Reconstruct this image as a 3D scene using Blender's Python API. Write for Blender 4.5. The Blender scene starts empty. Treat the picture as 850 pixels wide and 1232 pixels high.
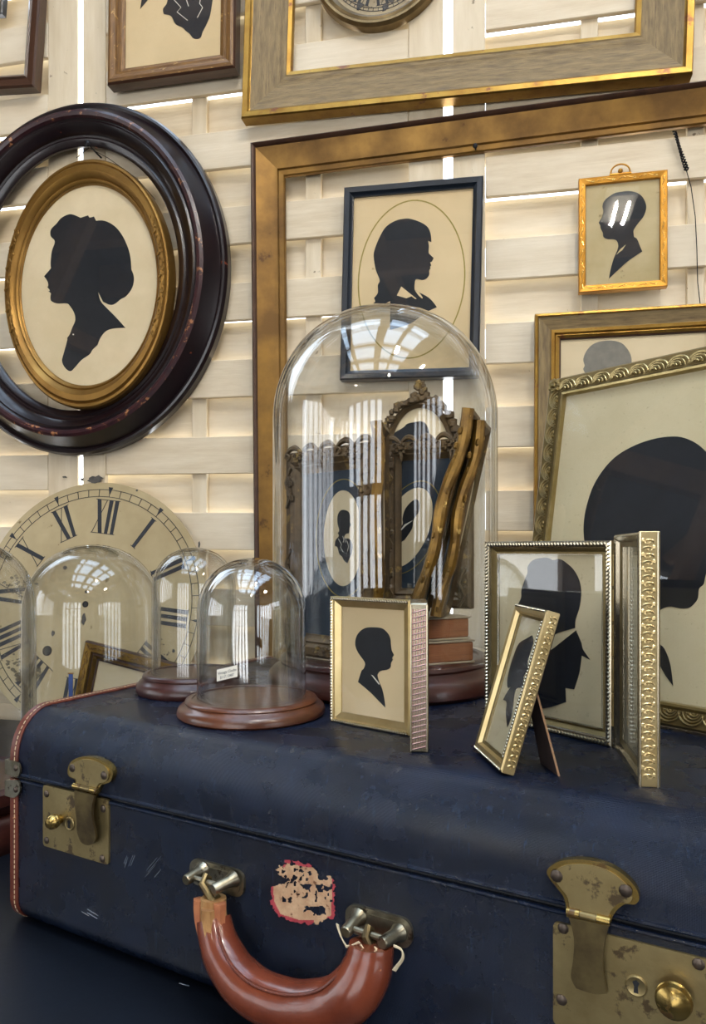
import bpy, bmesh, math, random
from mathutils import Vector, Matrix
sc = bpy.context.scene
COL = sc.collection
PI = math.pi
random.seed(7)
# ------------------------------------------------------------------ camera, world, light, exposure
CZ = 1.10                 # eye height over the floor
F = 880.0; HY = 662.0     # focal length and horizon row, in pixels of the 850x1232 frame
cam_d = bpy.data.cameras.new('camera'); cam = bpy.data.objects.new('camera', cam_d); COL.objects.link(cam)
cam.location = (0, 0, CZ); cam.rotation_euler = (PI/2, 0, 0)
cam_d.sensor_fit = 'HORIZONTAL'; cam_d.sensor_width = 36; cam_d.lens = 36*F/850
cam_d.shift_x = 0; cam_d.shift_y = (HY-616.0)/850
cam_d.clip_start = 0.02
sc.camera = cam
EYE = Vector((0, 0, CZ))
sc.view_settings.view_transform = 'Standard'; sc.view_settings.look = 'None'
sc.view_settings.gamma = 1; sc.view_settings.use_curve_mapping = False
sc.view_settings.exposure = 1.04
sc.cycles.use_denoising = True
sc.cycles.transparent_max_bounces = 32
sc.cycles.max_bounces = 8; sc.cycles.diffuse_bounces = 4; sc.cycles.glossy_bounces = 5
sc.cycles.caustics_reflective = False; sc.cycles.caustics_refractive = False
sc.cycles.sample_clamp_indirect = 6
w = bpy.data.worlds.new('sky'); sc.world = w; w.use_nodes = True
wn = w.node_tree; bg = wn.nodes['Background']
tc = wn.nodes.new('ShaderNodeTexCoord'); sp = wn.nodes.new('ShaderNodeSeparateXYZ'); rp = wn.nodes.new('ShaderNodeValToRGB')
wn.links.new(tc.outputs['Generated'], sp.inputs[0]); wn.links.new(sp.outputs['Z'], rp.inputs[0])
rp.color_ramp.elements[0].position = 0.0; rp.color_ramp.elements[0].color = (0.93, 0.965, 1, 1)
rp.color_ramp.elements[1].position = 0.9; rp.color_ramp.elements[1].color = (0.60, 0.78, 1.0, 1)
wn.links.new(rp.outputs[0], bg.inputs[0]); bg.inputs[1].default_value = 3.0

# wall frame: origin on the wall in front of the camera, U right along wall, N out into the room
DW = 1.30
WU = Vector((0.9765, -0.2156, 0)); WN = Vector((-0.2156, -0.9765, 0)); UP = Vector((0, 0, 1))
WO = Vector((0, DW, 0))
def wpt(u, n, z): return WO + WU*u + WN*n + UP*z
ZT = CZ - .334            # table top
ZS = CZ - .144            # suitcase top

def area(name, loc, direction, sx, sy, power, col, portal=False):
    d = bpy.data.lights.new(name, 'AREA'); d.shape = 'RECTANGLE'; d.size = sx; d.size_y = sy; d.energy = power; d.color = col
    o = bpy.data.objects.new(name, d); COL.objects.link(o); o.location = loc
    o.rotation_euler = Vector(direction).to_track_quat('-Z', 'Y').to_euler()
    if portal: d.cycles.is_portal = True
    return o
# openings of the shed: a skylight strip, the side windows, the doorway behind the viewer
RU0, RU1, RN, RH = -3.0, 3.0, 5.2, 3.4
SKY = [(-.98, .0, 0.15, 3.3), (0.25, 1.3, 0.15, 3.3)]   # u0,u1,n0,n1 in the ceiling
for i, (a, b, c, d) in enumerate(SKY):
    area('skylight_daylight', wpt((a+b)/2, (c+d)/2, RH+.02), (0, 0, -1), b-a, d-c, 1, (1, 1, 1), True)
LW = (1.2, 4.2, .85, 2.15)     # n0,n1,z0,z1 in the side walls
CB = (-2.9, -1.02, 1.95, 3.25)   # clerestory opening added beside and over the plank wall for the lid's sky sheen
area('added_clerestory_daylight', wpt((CB[0]+CB[1])/2, -.07, (CB[2]+CB[3])/2), WN, CB[1]-CB[0], 1.3, 1, (1, 1, 1), True)
area('window_daylight', wpt(RU0-.01, (LW[0]+LW[1])/2, (LW[2]+LW[3])/2), WU, 3.0, 1.3, 1, (1, 1, 1), True)
area('window_daylight', wpt(RU1+.01, (LW[0]+LW[1])/2, (LW[2]+LW[3])/2), -WU, 3.0, 1.3, 1, (1, 1, 1), True)
area('doorway_daylight', wpt(-.6, RN+.01, 1.3), -WN, 2.6, 2.2, 1, (1, 1, 1), True)

# ------------------------------------------------------------------ helpers
def s2l(c):
    return c/12.92 if c <= .04045 else ((c+.055)/1.055)**2.4
def hx(h):
    return tuple(s2l(int(h[i:i+2], 16)/255) for i in (0, 2, 4)) + (1,)
MATS = {}
def pmat(name, c1, c2=None, scale=30, stretch=(1, 1, 1), rough=.5, rough2=None, metal=0, bump=.0, bscale=None, spots=None, sscale=20, sthr=.62,
         swidth=.06, coord='Object', coat=0, bstretch=None, weave=0, spec=.5, lo=.35, hi=.65, grain=None, metal_spot=None, dist=.001):
    if name in MATS: return MATS[name]
    m = bpy.data.materials.new(name); m.use_nodes = True; nt = m.node_tree; N = nt.nodes; L = nt.links
    b = N['Principled BSDF']; b.inputs['Roughness'].default_value = rough; b.inputs['Metallic'].default_value = metal
    b.inputs['Specular IOR Level'].default_value = spec
    if coat: b.inputs['Coat Weight'].default_value = coat; b.inputs['Coat Roughness'].default_value = .12
    t = N.new('ShaderNodeTexCoord')
    def noise(sc_, st, det=6, ro=.6):
        mp = N.new('ShaderNodeMapping'); mp.inputs['Scale'].default_value = st
        L.new(t.outputs[coord], mp.inputs[0])
        n = N.new('ShaderNodeTexNoise'); n.inputs['Scale'].default_value = sc_; n.inputs['Detail'].default_value = det; n.inputs['Roughness'].default_value = ro
        L.new(mp.outputs[0], n.inputs['Vector']); return n
    def mix(a, bb, fac):
        x = N.new('ShaderNodeMix'); x.data_type = 'RGBA'
        L.new(fac, x.inputs[0])
        for s_, v in ((6, a), (7, bb)):
            if isinstance(v, tuple): x.inputs[s_].default_value = v
            else: L.new(v, x.inputs[s_])
        return x.outputs[2]
    def ramp(o, a, bb):
        r = N.new('ShaderNodeMapRange'); r.inputs[1].default_value = a; r.inputs[2].default_value = bb; L.new(o, r.inputs[0]); return r.outputs[0]
    c = hx(c1)
    if c2:
        n = noise(scale, stretch); fac = ramp(n.outputs['Fac'], lo, hi)
        c = mix(hx(c1), hx(c2), fac)
        if rough2 is not None:
            rr = N.new('ShaderNodeMapRange'); rr.inputs[3].default_value = rough; rr.inputs[4].default_value = rough2; L.new(fac, rr.inputs[0]); L.new(rr.outputs[0], b.inputs['Roughness'])
    if grain:   # (colour, scale, stretch, lo, hi): a second, streaky layer
        n3 = noise(grain[1], grain[2], 4); c = mix(c, hx(grain[0]), ramp(n3.outputs['Fac'], grain[3], grain[4]))
    if spots:
        n2 = noise(sscale, (1, 1, 1), 5, .65); f2 = ramp(n2.outputs['Fac'], sthr, sthr+swidth)
        c = mix(c, hx(spots), f2)
        if metal_spot is not None:
            mm = N.new('ShaderNodeMapRange'); mm.inputs[3].default_value = metal; mm.inputs[4].default_value = metal_spot; L.new(f2, mm.inputs[0]); L.new(mm.outputs[0], b.inputs['Metallic'])
    if isinstance(c, tuple): b.inputs['Base Color'].default_value = c
    else: L.new(c, b.inputs['Base Color'])
    hgt = None
    if bump:
        nb = noise(bscale or scale, bstretch or stretch); hgt = nb.outputs['Fac']
    if weave:
        mp = N.new('ShaderNodeMapping'); L.new(t.outputs[coord], mp.inputs[0])
        hs = []
        for ax in ('X', 'Z'):
            wv = N.new('ShaderNodeTexWave'); wv.bands_direction = ax; wv.inputs['Scale'].default_value = weave; wv.inputs['Distortion'].default_value = 2.0; wv.inputs['Detail'].default_value = 2; wv.inputs['Detail Scale'].default_value = 1.5
            L.new(mp.outputs[0], wv.inputs[0]); hs.append(wv.outputs['Fac'])
        ad = N.new('ShaderNodeMath'); ad.operation = 'ADD'; L.new(hs[0], ad.inputs[0]); L.new(hs[1], ad.inputs[1])
        if hgt is not None:
            a2 = N.new('ShaderNodeMath'); a2.operation = 'MULTIPLY_ADD'; a2.inputs[1].default_value = 1.0; L.new(hgt, a2.inputs[0]); L.new(ad.outputs[0], a2.inputs[2]); hgt = a2.outputs[0]
        else: hgt = ad.outputs[0]
    if hgt is not None:
        bp = N.new('ShaderNodeBump'); bp.inputs['Strength'].default_value = bump or .3; bp.inputs['Distance'].default_value = dist
        L.new(hgt, bp.inputs['Height']); L.new(bp.outputs[0], b.inputs['Normal'])
    MATS[name] = m
    return m
def glassmat(name, tint=(1, 1, 1, 1), wav=0.0, wscale=20, ior=1.5, boost=1.0, edge=None):
    m = bpy.data.materials.new(name); m.use_nodes = True; nt = m.node_tree; N = nt.nodes; L = nt.links
    N.remove(N['Principled BSDF']); out = N['Material Output']
    tr = N.new('ShaderNodeBsdfTransparent'); tr.inputs[0].default_value = tint
    gl = N.new('ShaderNodeBsdfGlossy'); gl.inputs['Roughness'].default_value = .015
    fr = N.new('ShaderNodeFresnel'); fr.inputs[0].default_value = ior
    mx = N.new('ShaderNodeMixShader')
    ge = N.new('ShaderNodeNewGeometry'); ir = N.new('ShaderNodeMapRange'); ir.inputs[3].default_value = ior; ir.inputs[4].default_value = 1/ior
    L.new(ge.outputs['Backfacing'], ir.inputs[0]); L.new(ir.outputs[0], fr.inputs[0])     # same reflectance from both faces
    ml = N.new('ShaderNodeMath'); ml.operation = 'MULTIPLY'; ml.inputs[1].default_value = boost; ml.use_clamp = True
    L.new(fr.outputs[0], ml.inputs[0]); L.new(ml.outputs[0], mx.inputs[0]); L.new(tr.outputs[0], mx.inputs[1]); L.new(gl.outputs[0], mx.inputs[2]); L.new(mx.outputs[0], out.inputs[0])
    if edge:   # dark edge of a blown dome, painted into the transparent colour by viewing angle
        lw = N.new('ShaderNodeLayerWeight'); lw.inputs[0].default_value = .35
        mc = N.new('ShaderNodeMix'); mc.data_type = 'RGBA'; L.new(lw.outputs['Facing'], mc.inputs[0])
        pw = N.new('ShaderNodeMath'); pw.operation = 'POWER'; pw.inputs[1].default_value = 3.0; L.new(lw.outputs['Facing'], pw.inputs[0]); L.new(pw.outputs[0], mc.inputs[0])
        mc.inputs[6].default_value = tint; mc.inputs[7].default_value = edge; L.new(mc.outputs[2], tr.inputs[0])
    if wav:
        t = N.new('ShaderNodeTexCoord'); mp = N.new('ShaderNodeMapping'); mp.inputs['Scale'].default_value = (1, 1, .25); L.new(t.outputs['Object'], mp.inputs[0])
        n = N.new('ShaderNodeTexNoise'); n.inputs['Scale'].default_value = wscale; n.inputs['Detail'].default_value = 1.5; L.new(mp.outputs[0], n.inputs['Vector'])
        bp = N.new('ShaderNodeBump'); bp.inputs['Strength'].default_value = wav; bp.inputs['Distance'].default_value = .004
        L.new(n.outputs['Fac'], bp.inputs['Height']); L.new(bp.outputs[0], gl.inputs['Normal']); L.new(bp.outputs[0], fr.inputs['Normal'])
    return m

class MB:
    def __init__(s): s.v = []; s.f = []; s.m = []; s.uv = []
    def add(s, vs, fs, mi=0, uvs=None):
        o = len(s.v); s.v += [tuple(p) for p in vs]
        for i, f in enumerate(fs):
            s.f.append([o+k for k in f]); s.m.append(mi if isinstance(mi, int) else mi[i])
            s.uv.append(uvs[i] if uvs else [(0, 0)]*len(f))
        return s
    def box(s, lo, hi, mi=0, M=None):
        x0, y0, z0 = lo; x1, y1, z1 = hi
        vs = [Vector(p) for p in ((x0,y0,z0),(x1,y0,z0),(x1,y1,z0),(x0,y1,z0),(x0,y0,z1),(x1,y0,z1),(x1,y1,z1),(x0,y1,z1))]
        if M: vs = [M @ p for p in vs]
        return s.add(vs, [(0,3,2,1),(4,5,6,7),(0,1,5,4),(1,2,6,5),(2,3,7,6),(3,0,4,7)], mi)
    def bbox(s, lo, hi, b, mi=0, M=None):
        """box with chamfered edges"""
        bm = bmesh.new(); bmesh.ops.create_cube(bm, size=1)
        for v in bm.verts: v.co = Vector([lo[i]+(v.co[i]+.5)*(hi[i]-lo[i]) for i in range(3)])
        bmesh.ops.bevel(bm, geom=bm.edges[:], offset=b, segments=1, affect='EDGES')
        if M: bm.transform(M)
        bm.verts.index_update()
        s.add([v.co for v in bm.verts], [[v.index for v in f.verts] for f in bm.faces], mi); bm.free(); return s
    def tube(s, path, r, n=8, mi=0, closed=False, cap=True, flat=None):
        P = [Vector(p) for p in path]; k = len(P)
        R = r if isinstance(r, (list, tuple)) else [r]*k
        vs = []; up = None; acc = 0
        for i in range(k):
            a = P[i-1] if (i or closed) else P[i]; b = P[(i+1) % k] if (i < k-1 or closed) else P[i]
            t = (b-a).normalized()
            if up is None:
                up = t.orthogonal().normalized() if flat is None else Vector(flat)
            if flat is not None: up = Vector(flat)
            x = t.cross(up).normalized(); up2 = x.cross(t).normalized()
            if flat is None: up = up2
            for j in range(n):
                an = 2*PI*j/n; vs.append(P[i]+(x*math.cos(an)+up2*math.sin(an))*R[i])
        fs = []; uvs = []
        for i in range(k if closed else k-1):
            for j in range(n):
                a = i*n+j; b = i*n+(j+1) % n; c = ((i+1) % k)*n+(j+1) % n; d = ((i+1) % k)*n+j
                fs.append((a, b, c, d)); uvs.append([(i/k, j/n), (i/k, (j+1)/n), ((i+1)/k, (j+1)/n), ((i+1)/k, j/n)])
        if cap and not closed:
            fs.append(tuple(range(n))[::-1]); uvs.append([(0, 0)]*n); fs.append(tuple((k-1)*n+j for j in range(n))); uvs.append([(0, 0)]*n)
        return s.add(vs, fs, mi, uvs)
    def lathe(s, prof, n=48, c=(0, 0, 0), mi=0, M=None, closed=False):
        """profile of (r,z) points turned round the z axis"""
        vs = []; k = len(prof); c = Vector(c)
        for r, z in prof:
            for j in range(n):
                an = 2*PI*j/n; p = c+Vector((r*math.cos(an), r*math.sin(an), z)); vs.append(M @ p if M else p)
        fs = []
        for i in range(k if closed else k-1):
            i2 = (i+1) % k
            for j in range(n):
                fs.append((i*n+j, i*n+(j+1) % n, i2*n+(j+1) % n, i2*n+j))
        return s.add(vs, fs, mi)
    def ball(s, c, r, n=8, mi=0, M=None):
        rx, ry, rz = r if isinstance(r, tuple) else (r, r, r); c = Vector(c)
        vs = []; h = n//2
        for i in range(1, h):
            th = PI*i/h
            for j in range(n):
                an = 2*PI*j/n; vs.append(Vector((rx*math.sin(th)*math.cos(an), ry*math.sin(th)*math.sin(an), rz*math.cos(th))))
        vs += [Vector((0, 0, rz)), Vector((0, 0, -rz))]
        fs = []
        for i in range(h-2):
            for j in range(n): fs.append((i*n+j, (i+1)*n+j, (i+1)*n+(j+1) % n, i*n+(j+1) % n))
        t = len(vs)-2
        for j in range(n): fs.append((t, j, (j+1) % n)); fs.append((t+1, (h-2)*n+(j+1) % n, (h-2)*n+j))
        if M: vs = [M @ v for v in vs]
        return s.add([v+c for v in vs], fs, mi)
    def slab(s, pts, y0, y1, mi=0, side=None):
        """polygon in local x,z between the depths y0 (front) and y1 (back)"""
        n = len(pts)
        A = sum(pts[i][0]*pts[(i+1) % n][1]-pts[(i+1) % n][0]*pts[i][1] for i in range(n))
        if A < 0: pts = pts[::-1]
        vs = [(x, y0, z) for x, z in pts]+[(x, y1, z) for x, z in pts]
        fs = [tuple(range(n)), tuple(range(2*n-1, n-1, -1))]+[((i+1) % n, i, n+i, n+(i+1) % n) for i in range(n)]
        return s.add(vs, fs, [mi, mi]+[mi if side is None else side]*n, [[(x, z) for x, z in pts], [(x, z) for x, z in pts[::-1]]]+[[(0, 0)]*4]*n)
    def build(s, name, mats, parent=None, sharp=35, kind=None, label=None, smooth=True, flip=False):
        me = bpy.data.meshes.new(name)
        me.from_pydata(s.v, [], s.f)
        if not isinstance(mats, (list, tuple)): mats = [mats]
        for m in mats: me.materials.append(m)
        me.polygons.foreach_set('material_index', s.m)
        if any(any(u != (0, 0) for u in q) for q in s.uv):
            uvl = me.uv_layers.new(name='UVMap'); flat = []
            for q in s.uv:
                for u in q: flat += [u[0], u[1]]
            uvl.data.foreach_set('uv', flat)
        bm = bmesh.new(); bm.from_mesh(me); bmesh.ops.recalc_face_normals(bm, faces=bm.faces); bm.to_mesh(me); bm.free()
        if smooth:
            me.polygons.foreach_set('use_smooth', [True]*len(me.polygons)); me.set_sharp_from_angle(angle=math.radians(sharp))
        o = bpy.data.objects.new(name, me); COL.objects.link(o)
        if parent: o.parent = parent
        if kind: o['kind'] = kind
        if label: o['label'] = label
        return o
def thing(name, label, cat, M, group=None):
    o = bpy.data.objects.new(name, None); COL.objects.link(o); o.empty_display_size = .05
    o.matrix_world = M; o['label'] = label; o['category'] = cat
    if group: o['group'] = group
    return o
def tag(o, label, cat, group=None):
    o['label'] = label; o['category'] = cat
    if group: o['group'] = group
    return o
def instance(o, parent, M=None, name=None):
    c = o.copy(); COL.objects.link(c); c.parent = parent
    if M is not None: c.matrix_local = M
    return c
def frame_matrix(o, x, z):
    x = x.normalized(); z = (z-x*z.dot(x)).normalized(); y = z.cross(x)
    M = Matrix((x, y, z)).transposed().to_4x4(); M.translation = o
    return M
def ray(px, py): return Vector(((px-425)/F, 1, (HY-py)/F))
def at(px, py, Y): return EYE+ray(px, py)*Y
class Pl:
    """a plane in the room with its own local axes; loc() gives the local (x, z) where a line of sight meets the depth d"""
    def __init__(s, M): s.M = M; s.I = M.inverted()
    def loc(s, px, py, d=0.0):
        a = s.I @ EYE; b = (s.I.to_3x3() @ ray(px, py)); t = (d-a.y)/b.y; p = a+b*t
        return (p.x, p.z)
def wall_hit(px, py, off):
    r = ray(px, py); O = WO+WN*off+UP*CZ; t = (O-EYE).dot(WN)/r.dot(WN); return EYE+r*t
def wall_plane(BL, BR, TL, TR, off):
    """local frame of a picture hanging on the wall whose outer front corners show at these pixels"""
    bl, br, tl, tr = [wall_hit(p[0], p[1], off) for p in (BL, BR, TL, TR)]
    x = ((br-bl)+(tr-tl)).normalized(); zz = ((tl-bl)+(tr-br)); z = (zz-x*zz.dot(x)).normalized()
    W = ((br-bl).length+(tr-tl).length)/2; H = ((tl-bl).length+(tr-br).length)/2; c = (bl+br+tl+tr)/4
    return frame_matrix(c-x*W/2-z*H/2, x, z), W, H
def curve(pts, sub=4, k=.5):
    """closed outline through the points; a third member marks a sharp corner"""
    n = len(pts); out = []
    def tan(i):
        if len(pts[i]) > 2: return (0, 0)
        a = pts[i-1]; b = pts[(i+1) % n]; return ((b[0]-a[0])*k, (b[1]-a[1])*k)
    for i in range(n):
        p, q = pts[i], pts[(i+1) % n]; t0, t1 = tan(i), tan((i+1) % n)
        for j in range(sub):
            u = j/sub; h0 = 2*u**3-3*u*u+1; h1 = u**3-2*u*u+u; h2 = -2*u**3+3*u*u; h3 = u**3-u*u
            out.append(tuple(h0*p[d]+h1*t0[d]+h2*q[d]+h3*t1[d] for d in (0, 1)))
    return out
def traced(pl, d, org, s, pts, sub=4):
    c = curve(pts, sub)
    return [pl.loc(org[0]+x/s, org[1]+y/s, d) for x, y in c]
def ellipse(cx, cz, a, b, n=64, rot=0):
    r = []
    for i in range(n):
        t = 2*PI*i/n; x, z = a*math.cos(t), b*math.sin(t)
        r.append((cx+x*math.cos(rot)-z*math.sin(rot), cz+x*math.sin(rot)+z*math.cos(rot)))
    return r
def ring_slab(mb, cx, cz, a, b, wd, y0, y1, n=72, mi=0, rot=0):
    o = ellipse(cx, cz, a, b, n, rot); i_ = ellipse(cx, cz, a-wd, b-wd, n, rot)
    vs = [(x, y0, z) for x, z in o]+[(x, y0, z) for x, z in i_]+[(x, y1, z) for x, z in o]+[(x, y1, z) for x, z in i_]
    fs = []
    for k in range(n):
        q = (k+1) % n; fs += [(k, q, n+q, n+k), (2*n+k, 3*n+k, 3*n+q, 2*n+q), (k, 2*n+k, 2*n+q, q), (n+k, n+q, 3*n+q, 3*n+k)]
    mb.add(vs, fs, mi); return mb
def rails(root, W, H, prof, mats, segs=1, name='rail', wob=0):
    """four mitred lengths of moulding; prof = [(inset, depth, material index of the strip that follows)]"""
    out = []
    for side in range(4):
        L_ = W if side % 2 == 0 else H; vs = []; fs = []; mi = []; uvs = []
        k = len(prof)
        for s_ in range(segs+1):
            t = s_/segs
            for u, y, _ in prof:
                a = u+(L_-2*u)*t
                if side == 0: p = (a, y, u)
                elif side == 1: p = (W-u, y, a)
                elif side == 2: p = (W-a, y, H-u)
                else: p = (u, y, H-a)
                vs.append(p)
        arc = [0]
        for i in range(1, k): arc.append(arc[-1]+math.hypot(prof[i][0]-prof[i-1][0], prof[i][1]-prof[i-1][1]))
        for s_ in range(segs):
            for i in range(k-1):
                fs.append((s_*k+i, (s_+1)*k+i, (s_+1)*k+i+1, s_*k+i+1)); mi.append(prof[i][2])
                l0 = L_*s_/segs+side*3.1; l1 = L_*(s_+1)/segs+side*3.1
                uvs.append([(l0, arc[i]), (l1, arc[i]), (l1, arc[i+1]), (l0, arc[i+1])])
        fs.append(tuple(range(k))[::-1]); mi.append(prof[0][2]); uvs.append([(0, 0)]*k)
        fs.append(tuple(segs*k+i for i in range(k))); mi.append(prof[0][2]); uvs.append([(0, 0)]*k)
        mb = MB(); mb.add(vs, fs, mi, uvs)
        out.append(mb.build(name, mats, root, sharp=30))
    return out
def oval_ring(name, cx, cz, a, b, prof, mats, root, n=96, kb=1.0):
    k = len(prof); vs = []; fs = []; mi = []; uvs = []
    for j in range(n):
        t = 2*PI*j/n
        for u, y, _ in prof: vs.append((cx+(a-u)*math.cos(t), y, cz+(b-u*kb)*math.sin(t)))
    for j in range(n):
        q = (j+1) % n
        for i in range(k-1):
            fs.append((j*k+i, q*k+i, q*k+i+1, j*k+i+1)); mi.append(prof[i][2])
            l0 = j*.02; l1 = (j+1)*.02; uvs.append([(l0, i*.01), (l1, i*.01), (l1, (i+1)*.01), (l0, (i+1)*.01)])
    mb = MB(); mb.add(vs, fs, mi, uvs); return mb.build(name, mats, root, sharp=28)
def pane(root, x0, z0, x1, z1, y, m, t=.0016, name='glass_pane'):
    return MB().box((x0, y, z0), (x1, y+t, z1)).build(name, m, root, smooth=False)
def scrolls(mb, x0, x1, z0, z1, y, step, r, axis='z', seed=1, mi=0):
    """raised leafy scrollwork filling a strip"""
    rnd = random.Random(seed); L_ = (z1-z0) if axis == 'z' else (x1-x0); n = max(1, int(L_/step)); st = L_/n
    Wd = (x1-x0) if axis == 'z' else (z1-z0)
    for i in range(n):
        c = (i+.5)*st; sgn = 1 if i % 2 else -1; path = []
        for j in range(10):
            t = j/9*PI*1.75; q = Wd*.44*(1-.075*j)
            path.append((c+st*.1+math.cos(t)*q*.85, Wd/2+sgn*math.sin(t)*q*.8))
        leaf = [(c-st*.55, Wd*(.5-sgn*.32)), (c-st*.25, Wd*(.5-sgn*.05)), (c+st*.0, Wd*(.5+sgn*.1))]
        for pp, rr in ((path, [r*(1-.06*j) for j in range(10)]), (leaf, [r*.5, r*1.2, r*.5])):
            q = [((x0+b_, y, z0+a_) if axis == 'z' else (x0+a_, y, z0+b_)) for a_, b_ in pp]
            mb.tube(q, rr, 5, mi, flat=(0, 1, 0))
        for _ in range(2):
            a_ = c+rnd.uniform(-.4, .4)*st; b_ = Wd*rnd.uniform(.2, .8)
            mb.ball((x0+b_, y, z0+a_) if axis == 'z' else (x0+a_, y, z0+b_), r*1.1, 6, mi)
def smooth_path(q, sub=5):
    out = []; n = len(q); q = [Vector(p) for p in q]
    for i in range(n-1):
        p0, p1, p2, p3 = q[max(0, i-1)], q[i], q[i+1], q[min(n-1, i+2)]
        for j in range(sub):
            t = j/sub; out.append(.5*(2*p1+(p2-p0)*t+(2*p0-5*p1+4*p2-p3)*t*t+(3*p1-p0-3*p2+p3)*t**3))
    return out+[q[-1]]
def rope(mb, p0, p1, r, pitch, n_out=(0, -1, 0), mi=0):
    """slanted beads of a rope-twist edge from p0 to p1"""
    p0, p1 = Vector(p0), Vector(p1); L_ = (p1-p0).length; n = max(2, int(L_/pitch)); d = (p1-p0)/n; t = d.normalized()
    y = Vector(n_out).normalized(); x = t.cross(y).normalized()
    ax = (t*.72+x*.7).normalized(); bx = y; cx_ = ax.cross(bx)
    M = Matrix((ax, bx, cx_)).transposed()
    for i in range(n): mb.ball(p0+d*(i+.5), (r*1.35, r, pitch*.43), 6, mi, M)
def picture(root, W, H, u, yb, card, name='backing_card'):
    return MB().box((u-.001, yb, u-.001), (W-u+.001, yb+.002, H-u+.001)).build(name, card, root, smooth=False)
def vnoise(x, y, seed=0):
    def h(i, j):
        n = (i*374761393+j*668265263+seed*1442695) & 0xffffffff; n = ((n ^ (n >> 13))*1274126177) & 0xffffffff; return ((n ^ (n >> 16)) & 0xffff)/65535
    xi, yi = math.floor(x), math.floor(y); fx, fy = x-xi, y-yi; fx = fx*fx*(3-2*fx); fy = fy*fy*(3-2*fy)
    return (h(xi, yi)*(1-fx)+h(xi+1, yi)*fx)*(1-fy)+(h(xi, yi+1)*(1-fx)+h(xi+1, yi+1)*fx)*fy
def inpoly(x, y, P):
    c = False; n = len(P); j = n-1
    for i in range(n):
        if (P[i][1] > y) != (P[j][1] > y) and x < (P[j][0]-P[i][0])*(y-P[i][1])/(P[j][1]-P[i][1])+P[i][0]: c = not c
        j = i
    return c
def blob(cx, cz, r, seed, n=14, jag=.35, sx=1, sz=1):
    rnd = random.Random(seed); return [(cx+sx*r*math.cos(2*PI*i/n)*(1+rnd.uniform(-jag, jag)), cz+sz*r*math.sin(2*PI*i/n)*(1+rnd.uniform(-jag, jag))) for i in range(n)]

# ------------------------------------------------------------------ materials
M_plank = pmat('cream_painted_board', 'dacbb0', 'ccba9c', 9, (1, 1, 6), .55, bump=.35, bscale=60, bstretch=(.15, 1, 2.5), spots='8f7d62', sscale=55, sthr=.70, swidth=.04, dist=.002)
M_plank2 = pmat('cream_painted_board_light', 'dfd1b8', 'd2c2a6', 7, (1, 1, 5), .55, bump=.35, bscale=60, bstretch=(.15, 1, 2.5), spots='9a8a70', sscale=48, sthr=.69, swidth=.05, dist=.002)
M_stud = pmat('cream_painted_stud', 'dccdb2', 'ccba9a', 12, (3, 1, .4), .55, bump=.3, bscale=50, spots='84725a', sscale=60, sthr=.66, swidth=.04, dist=.002)
M_table = pmat('black_painted_table', '070b13', '0a111c', 5, rough=.42, bump=.15, bscale=90, spec=.35)
M_navy = pmat('navy_woven_cloth', '040c1b', '091830', 22, rough=.20, rough2=.34, bump=.6, grain=('24374f', 260, (1, 1, .10), .60, .85), bscale=420, bstretch=(1, 1, .35), weave=520, spots='35465c', sscale=38, sthr=.735, swidth=.03, dist=.0004, spec=.42)
M_scuff = pmat('pale_scuff', '8d9299', '5a6573', 80, rough=.7)
M_leather = pmat('tan_leather_binding', '6e3422', '522416', 60, rough=.42, bump=.4, bscale=180, spots='b67a52', sscale=90, sthr=.64, dist=.0008)
M_handle = pmat('tan_leather_handle', '783a24', '622c1a', 30, rough=.26, bump=.4, bscale=55, spots='b06c44', sscale=60, sthr=.70, swidth=.02, coat=.35, dist=.0012)
M_core = pmat('frayed_tan_fibre', 'b58a55', '8d6338', 90, (1, 1, .3), .9, bump=.9, bscale=120, bstretch=(1, 1, .2), dist=.002)
M_flap = pmat('torn_leather_underside', 'ab6a42', '8c4e30', 80, rough=.75, bump=.5, bscale=160)
M_thread = pmat('pale_thread', 'd2c2a0', rough=.8)
M_brass = pmat('tarnished_brass', 'ad9a6c', '8f7d54', 25, rough=.36, rough2=.45, metal=.85, bump=.2, bscale=120, spots='4a3a22', sscale=70, sthr=.565, swidth=.06, metal_spot=.2)
M_brass2 = pmat('brighter_brass', 'b0975c', '9c8248', 25, rough=.25, metal=.95, bump=.12, bscale=120, spots='5b4527', sscale=60, sthr=.585, swidth=.05, metal_spot=.3)
M_dkbrass = pmat('darkened_brass', '83724c', '5b4d36', 50, rough=.4, metal=.8, bump=.3)
M_nickel = pmat('worn_nickel', '9c9684', '7b725c', 60, rough=.3, metal=.9, bump=.25, bscale=140, spots='54493a', sscale=100, sthr=.60)
M_rivet = pmat('dark_rivet', '4a4038', '62554a', 90, rough=.4, metal=.7)
M_white = pmat('white_paper', 'e9e4d6', rough=.7)
M_black = pmat('printer_black', '14161a', rough=.6)
M_red = pmat('red_label_border', 'a02c3a', 'b94a50', 120, rough=.7)
M_lab = pmat('buff_label_paper', 'b48a66', 'd0ad88', 90, rough=.8, spots='7a5238', sscale=170, sthr=.60)
M_sil = pmat('silhouette_black_paper', '15181d', '1a1e25', 60, rough=.55, spec=.3)
M_silg = pmat('silhouette_grey_paper', '8b877c', '7d7a70', 60, rough=.8)
M_card = pmat('aged_cream_card', 'e8d5b0', 'dcc8a0', 10, rough=.75, spots='b39b72', sscale=32, sthr=.70, swidth=.06)
M_card2 = pmat('warm_cream_card', 'e4cca0', 'd8bf92', 8, rough=.75, spots='b59a6c', sscale=45, sthr=.71, swidth=.05)
M_card3 = pmat('olive_buff_card', 'cdbb90', 'bca97a', 14, rough=.75, bump=.2, bscale=200, spots='97845a', sscale=70, sthr=.66)
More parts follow.
